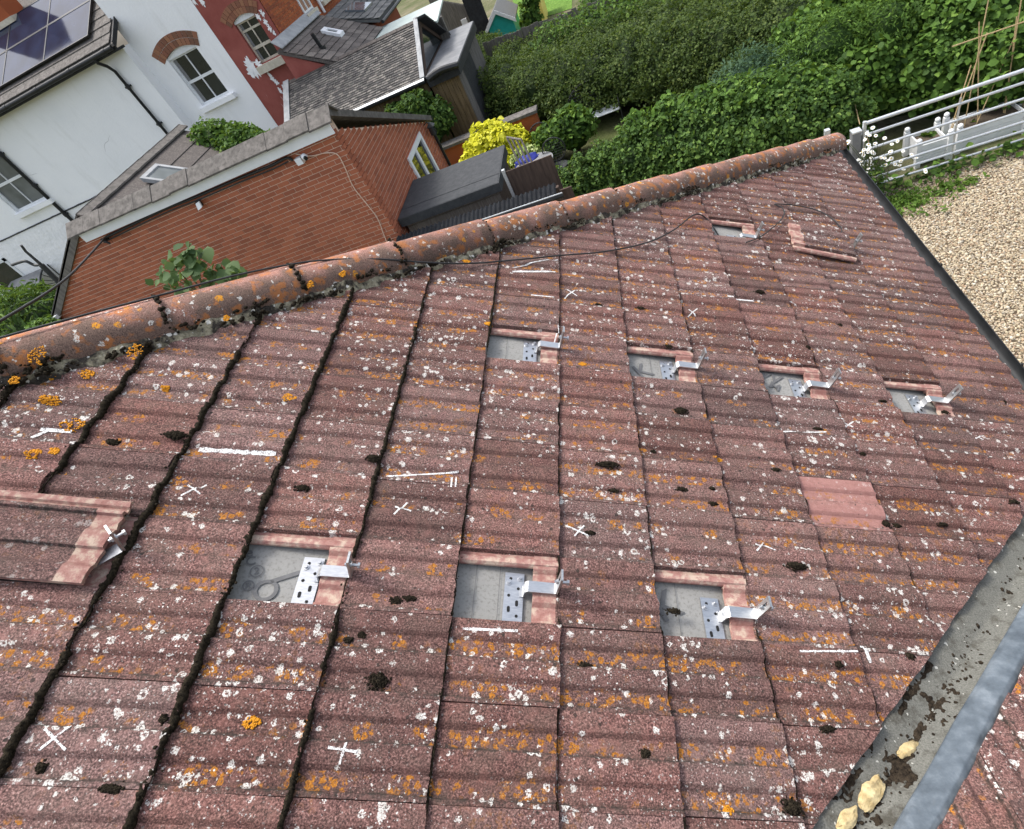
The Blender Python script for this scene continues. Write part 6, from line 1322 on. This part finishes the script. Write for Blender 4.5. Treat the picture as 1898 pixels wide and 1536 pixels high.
for px, py in ((1830, 255), (1850, 240), (1800, 240), (1780, 255), (1720, 262), (1870, 228), (1890, 215)):
    p = at(px, py, Y=GY + .55); bn.append(((p[0], GY + .55, p[2] - .05), (.16, .16, .16)))
shrub('bean_plants', 'young bean plants climbing in the white planters', bn, L_LIGHT, .11, 300, 'plant', stem=False, asp=.8, jit=.3)
# weeds along the gate foot
P = []; 
for i in range(480):
    x = rng.uniform(GX0 - .1, GX0 + 3.2); y = GY - .10 + rng.normal(0, .12) + (.0 if x > GX0 + .9 else -.12 * rng.random()); P.append((x, y, .03 + .10 * rng.random()))
o = leaves('weed_patch', P, rng.normal(0, .5, (len(P), 3)) + [0, 0, 1], .075, L_LIGHT, None, .8); tag(o, 'low green weeds growing along the foot of the gate', 'weeds', kind='stuff')
P = []
for (cx, cy, n_, sp) in ((at(1670, 375, Z=0)[0], at(1670, 375, Z=0)[1], 520, .20), (at(1760, 350, Z=0)[0], at(1760, 350, Z=0)[1], 240, .16), (at(1690, 390, Z=0)[0], at(1690, 390, Z=0)[1], 120, .24)):
    for i in range(n_): P.append((cx + rng.normal(0, sp), cy + rng.normal(0, sp * .55), .025 + .05 * rng.random()))
o = leaves('grass_tufts', P, rng.normal(0, .6, (len(P), 3)) + [0, 0, .6], .07, L_GRASS, None, .35); tag(o, 'yellow-green grass and weeds spreading over the gravel edge', 'weeds', kind='stuff')
# daisies
da = thing('daisy_plant', 'clump of white ox-eye daisies at the gate hinge end', 'daisies', (GX0 - .05, GY - .2, 0)); heads = []
for i in range(60):
    px, py = (random.gauss(1613, 16), random.gauss(287, 22)) if i < 44 else (random.uniform(1640, 1720), random.uniform(255, 330)); heads.append(at(px, py, Y=GY - .22 + random.uniform(-.10, .12)))
m = MB()
for h in heads: b = np.array([GX0 + random.gauss(.03, .10), GY - .18, .02]); m.tube(smooth_path([b, (b + h) / 2 + [0, 0, .08], h - [0, 0, .004]], 4), .0035, 4)
m.build('stem', M_STEM, da)
fm = MB(); n = 12
for k in range(n):
    a = 2 * math.pi * k / n; d = np.array([math.cos(a), math.sin(a), 0]); q = np.array([-math.sin(a), math.cos(a), 0]); fm.add([d * .006, d * .022 + q * .0058 + [0, 0, .002], d * .029 - [0, 0, .003], d * .022 - q * .0058 + [0, 0, .002]], [(0, 1, 2, 3)], 0)
fm.blob((0, 0, .002), (.008, .008, .005), 0, 1, 0, 1, None, 1)
fme = bpy.data.meshes.new('flower'); fme.from_pydata(fm.v, [], fm.f); fme.materials.append(M_PETAL); fme.materials.append(M_DISC); fme.polygons.foreach_set('material_index', fm.m)
for h in heads:
    nrm = Vector((random.gauss(0, .3) - .05, -.35 + random.gauss(0, .3), 1)); m4 = Matrix.Translation(h) @ nrm.to_track_quat('Z', 'Y').to_matrix().to_4x4() @ Matrix.Scale(random.uniform(.9, 1.25), 4); link_mesh('flower', fme, da, m4)
P = [(GX0 + rng.normal(.02, .12), GY - .2 + rng.normal(0, .08), rng.uniform(.05, .55)) for i in range(420)]; leaves('foliage', P, rng.normal(0, .7, (420, 3)) + [0, -.2, .6], .07, L_IVY, da, .35)
# door canopy on the white house
c = at(75, 520, Y=HYL - .05); dc = thing('door_canopy', 'small curved clear door canopy with scrolled bracket on white wall', 'canopy', c); m = MB()
def can(u, v): a = math.radians(8 + 74 * v); return (c[0] - .9 + u * 1.8, HYL - .05 - 1.0 * math.sin(a), c[2] - .35 + .75 * math.cos(a))
m.grid(can, 4, 12); m.build('sheet', M_LEADF, dc)
m = MB(); x = c[0] + .9
m.tube([can(1, v) for v in np.linspace(0, 1, 14)], .03, 6); m.tube([(x, HYL - .03, c[2] + .4), (x, HYL - .03, c[2] - .55), (x, HYL - 1.0, c[2] - .26)], .022, 6)
for k in range(5): a = math.radians(15 + 14 * k); m.tube([(x, HYL - .05, c[2] - .5 + .06 * k), (x, HYL - .05 - .95 * math.sin(a), c[2] - .35 + .72 * math.cos(a))], .014, 5)
m.build('bracket', M_IRON, dc)
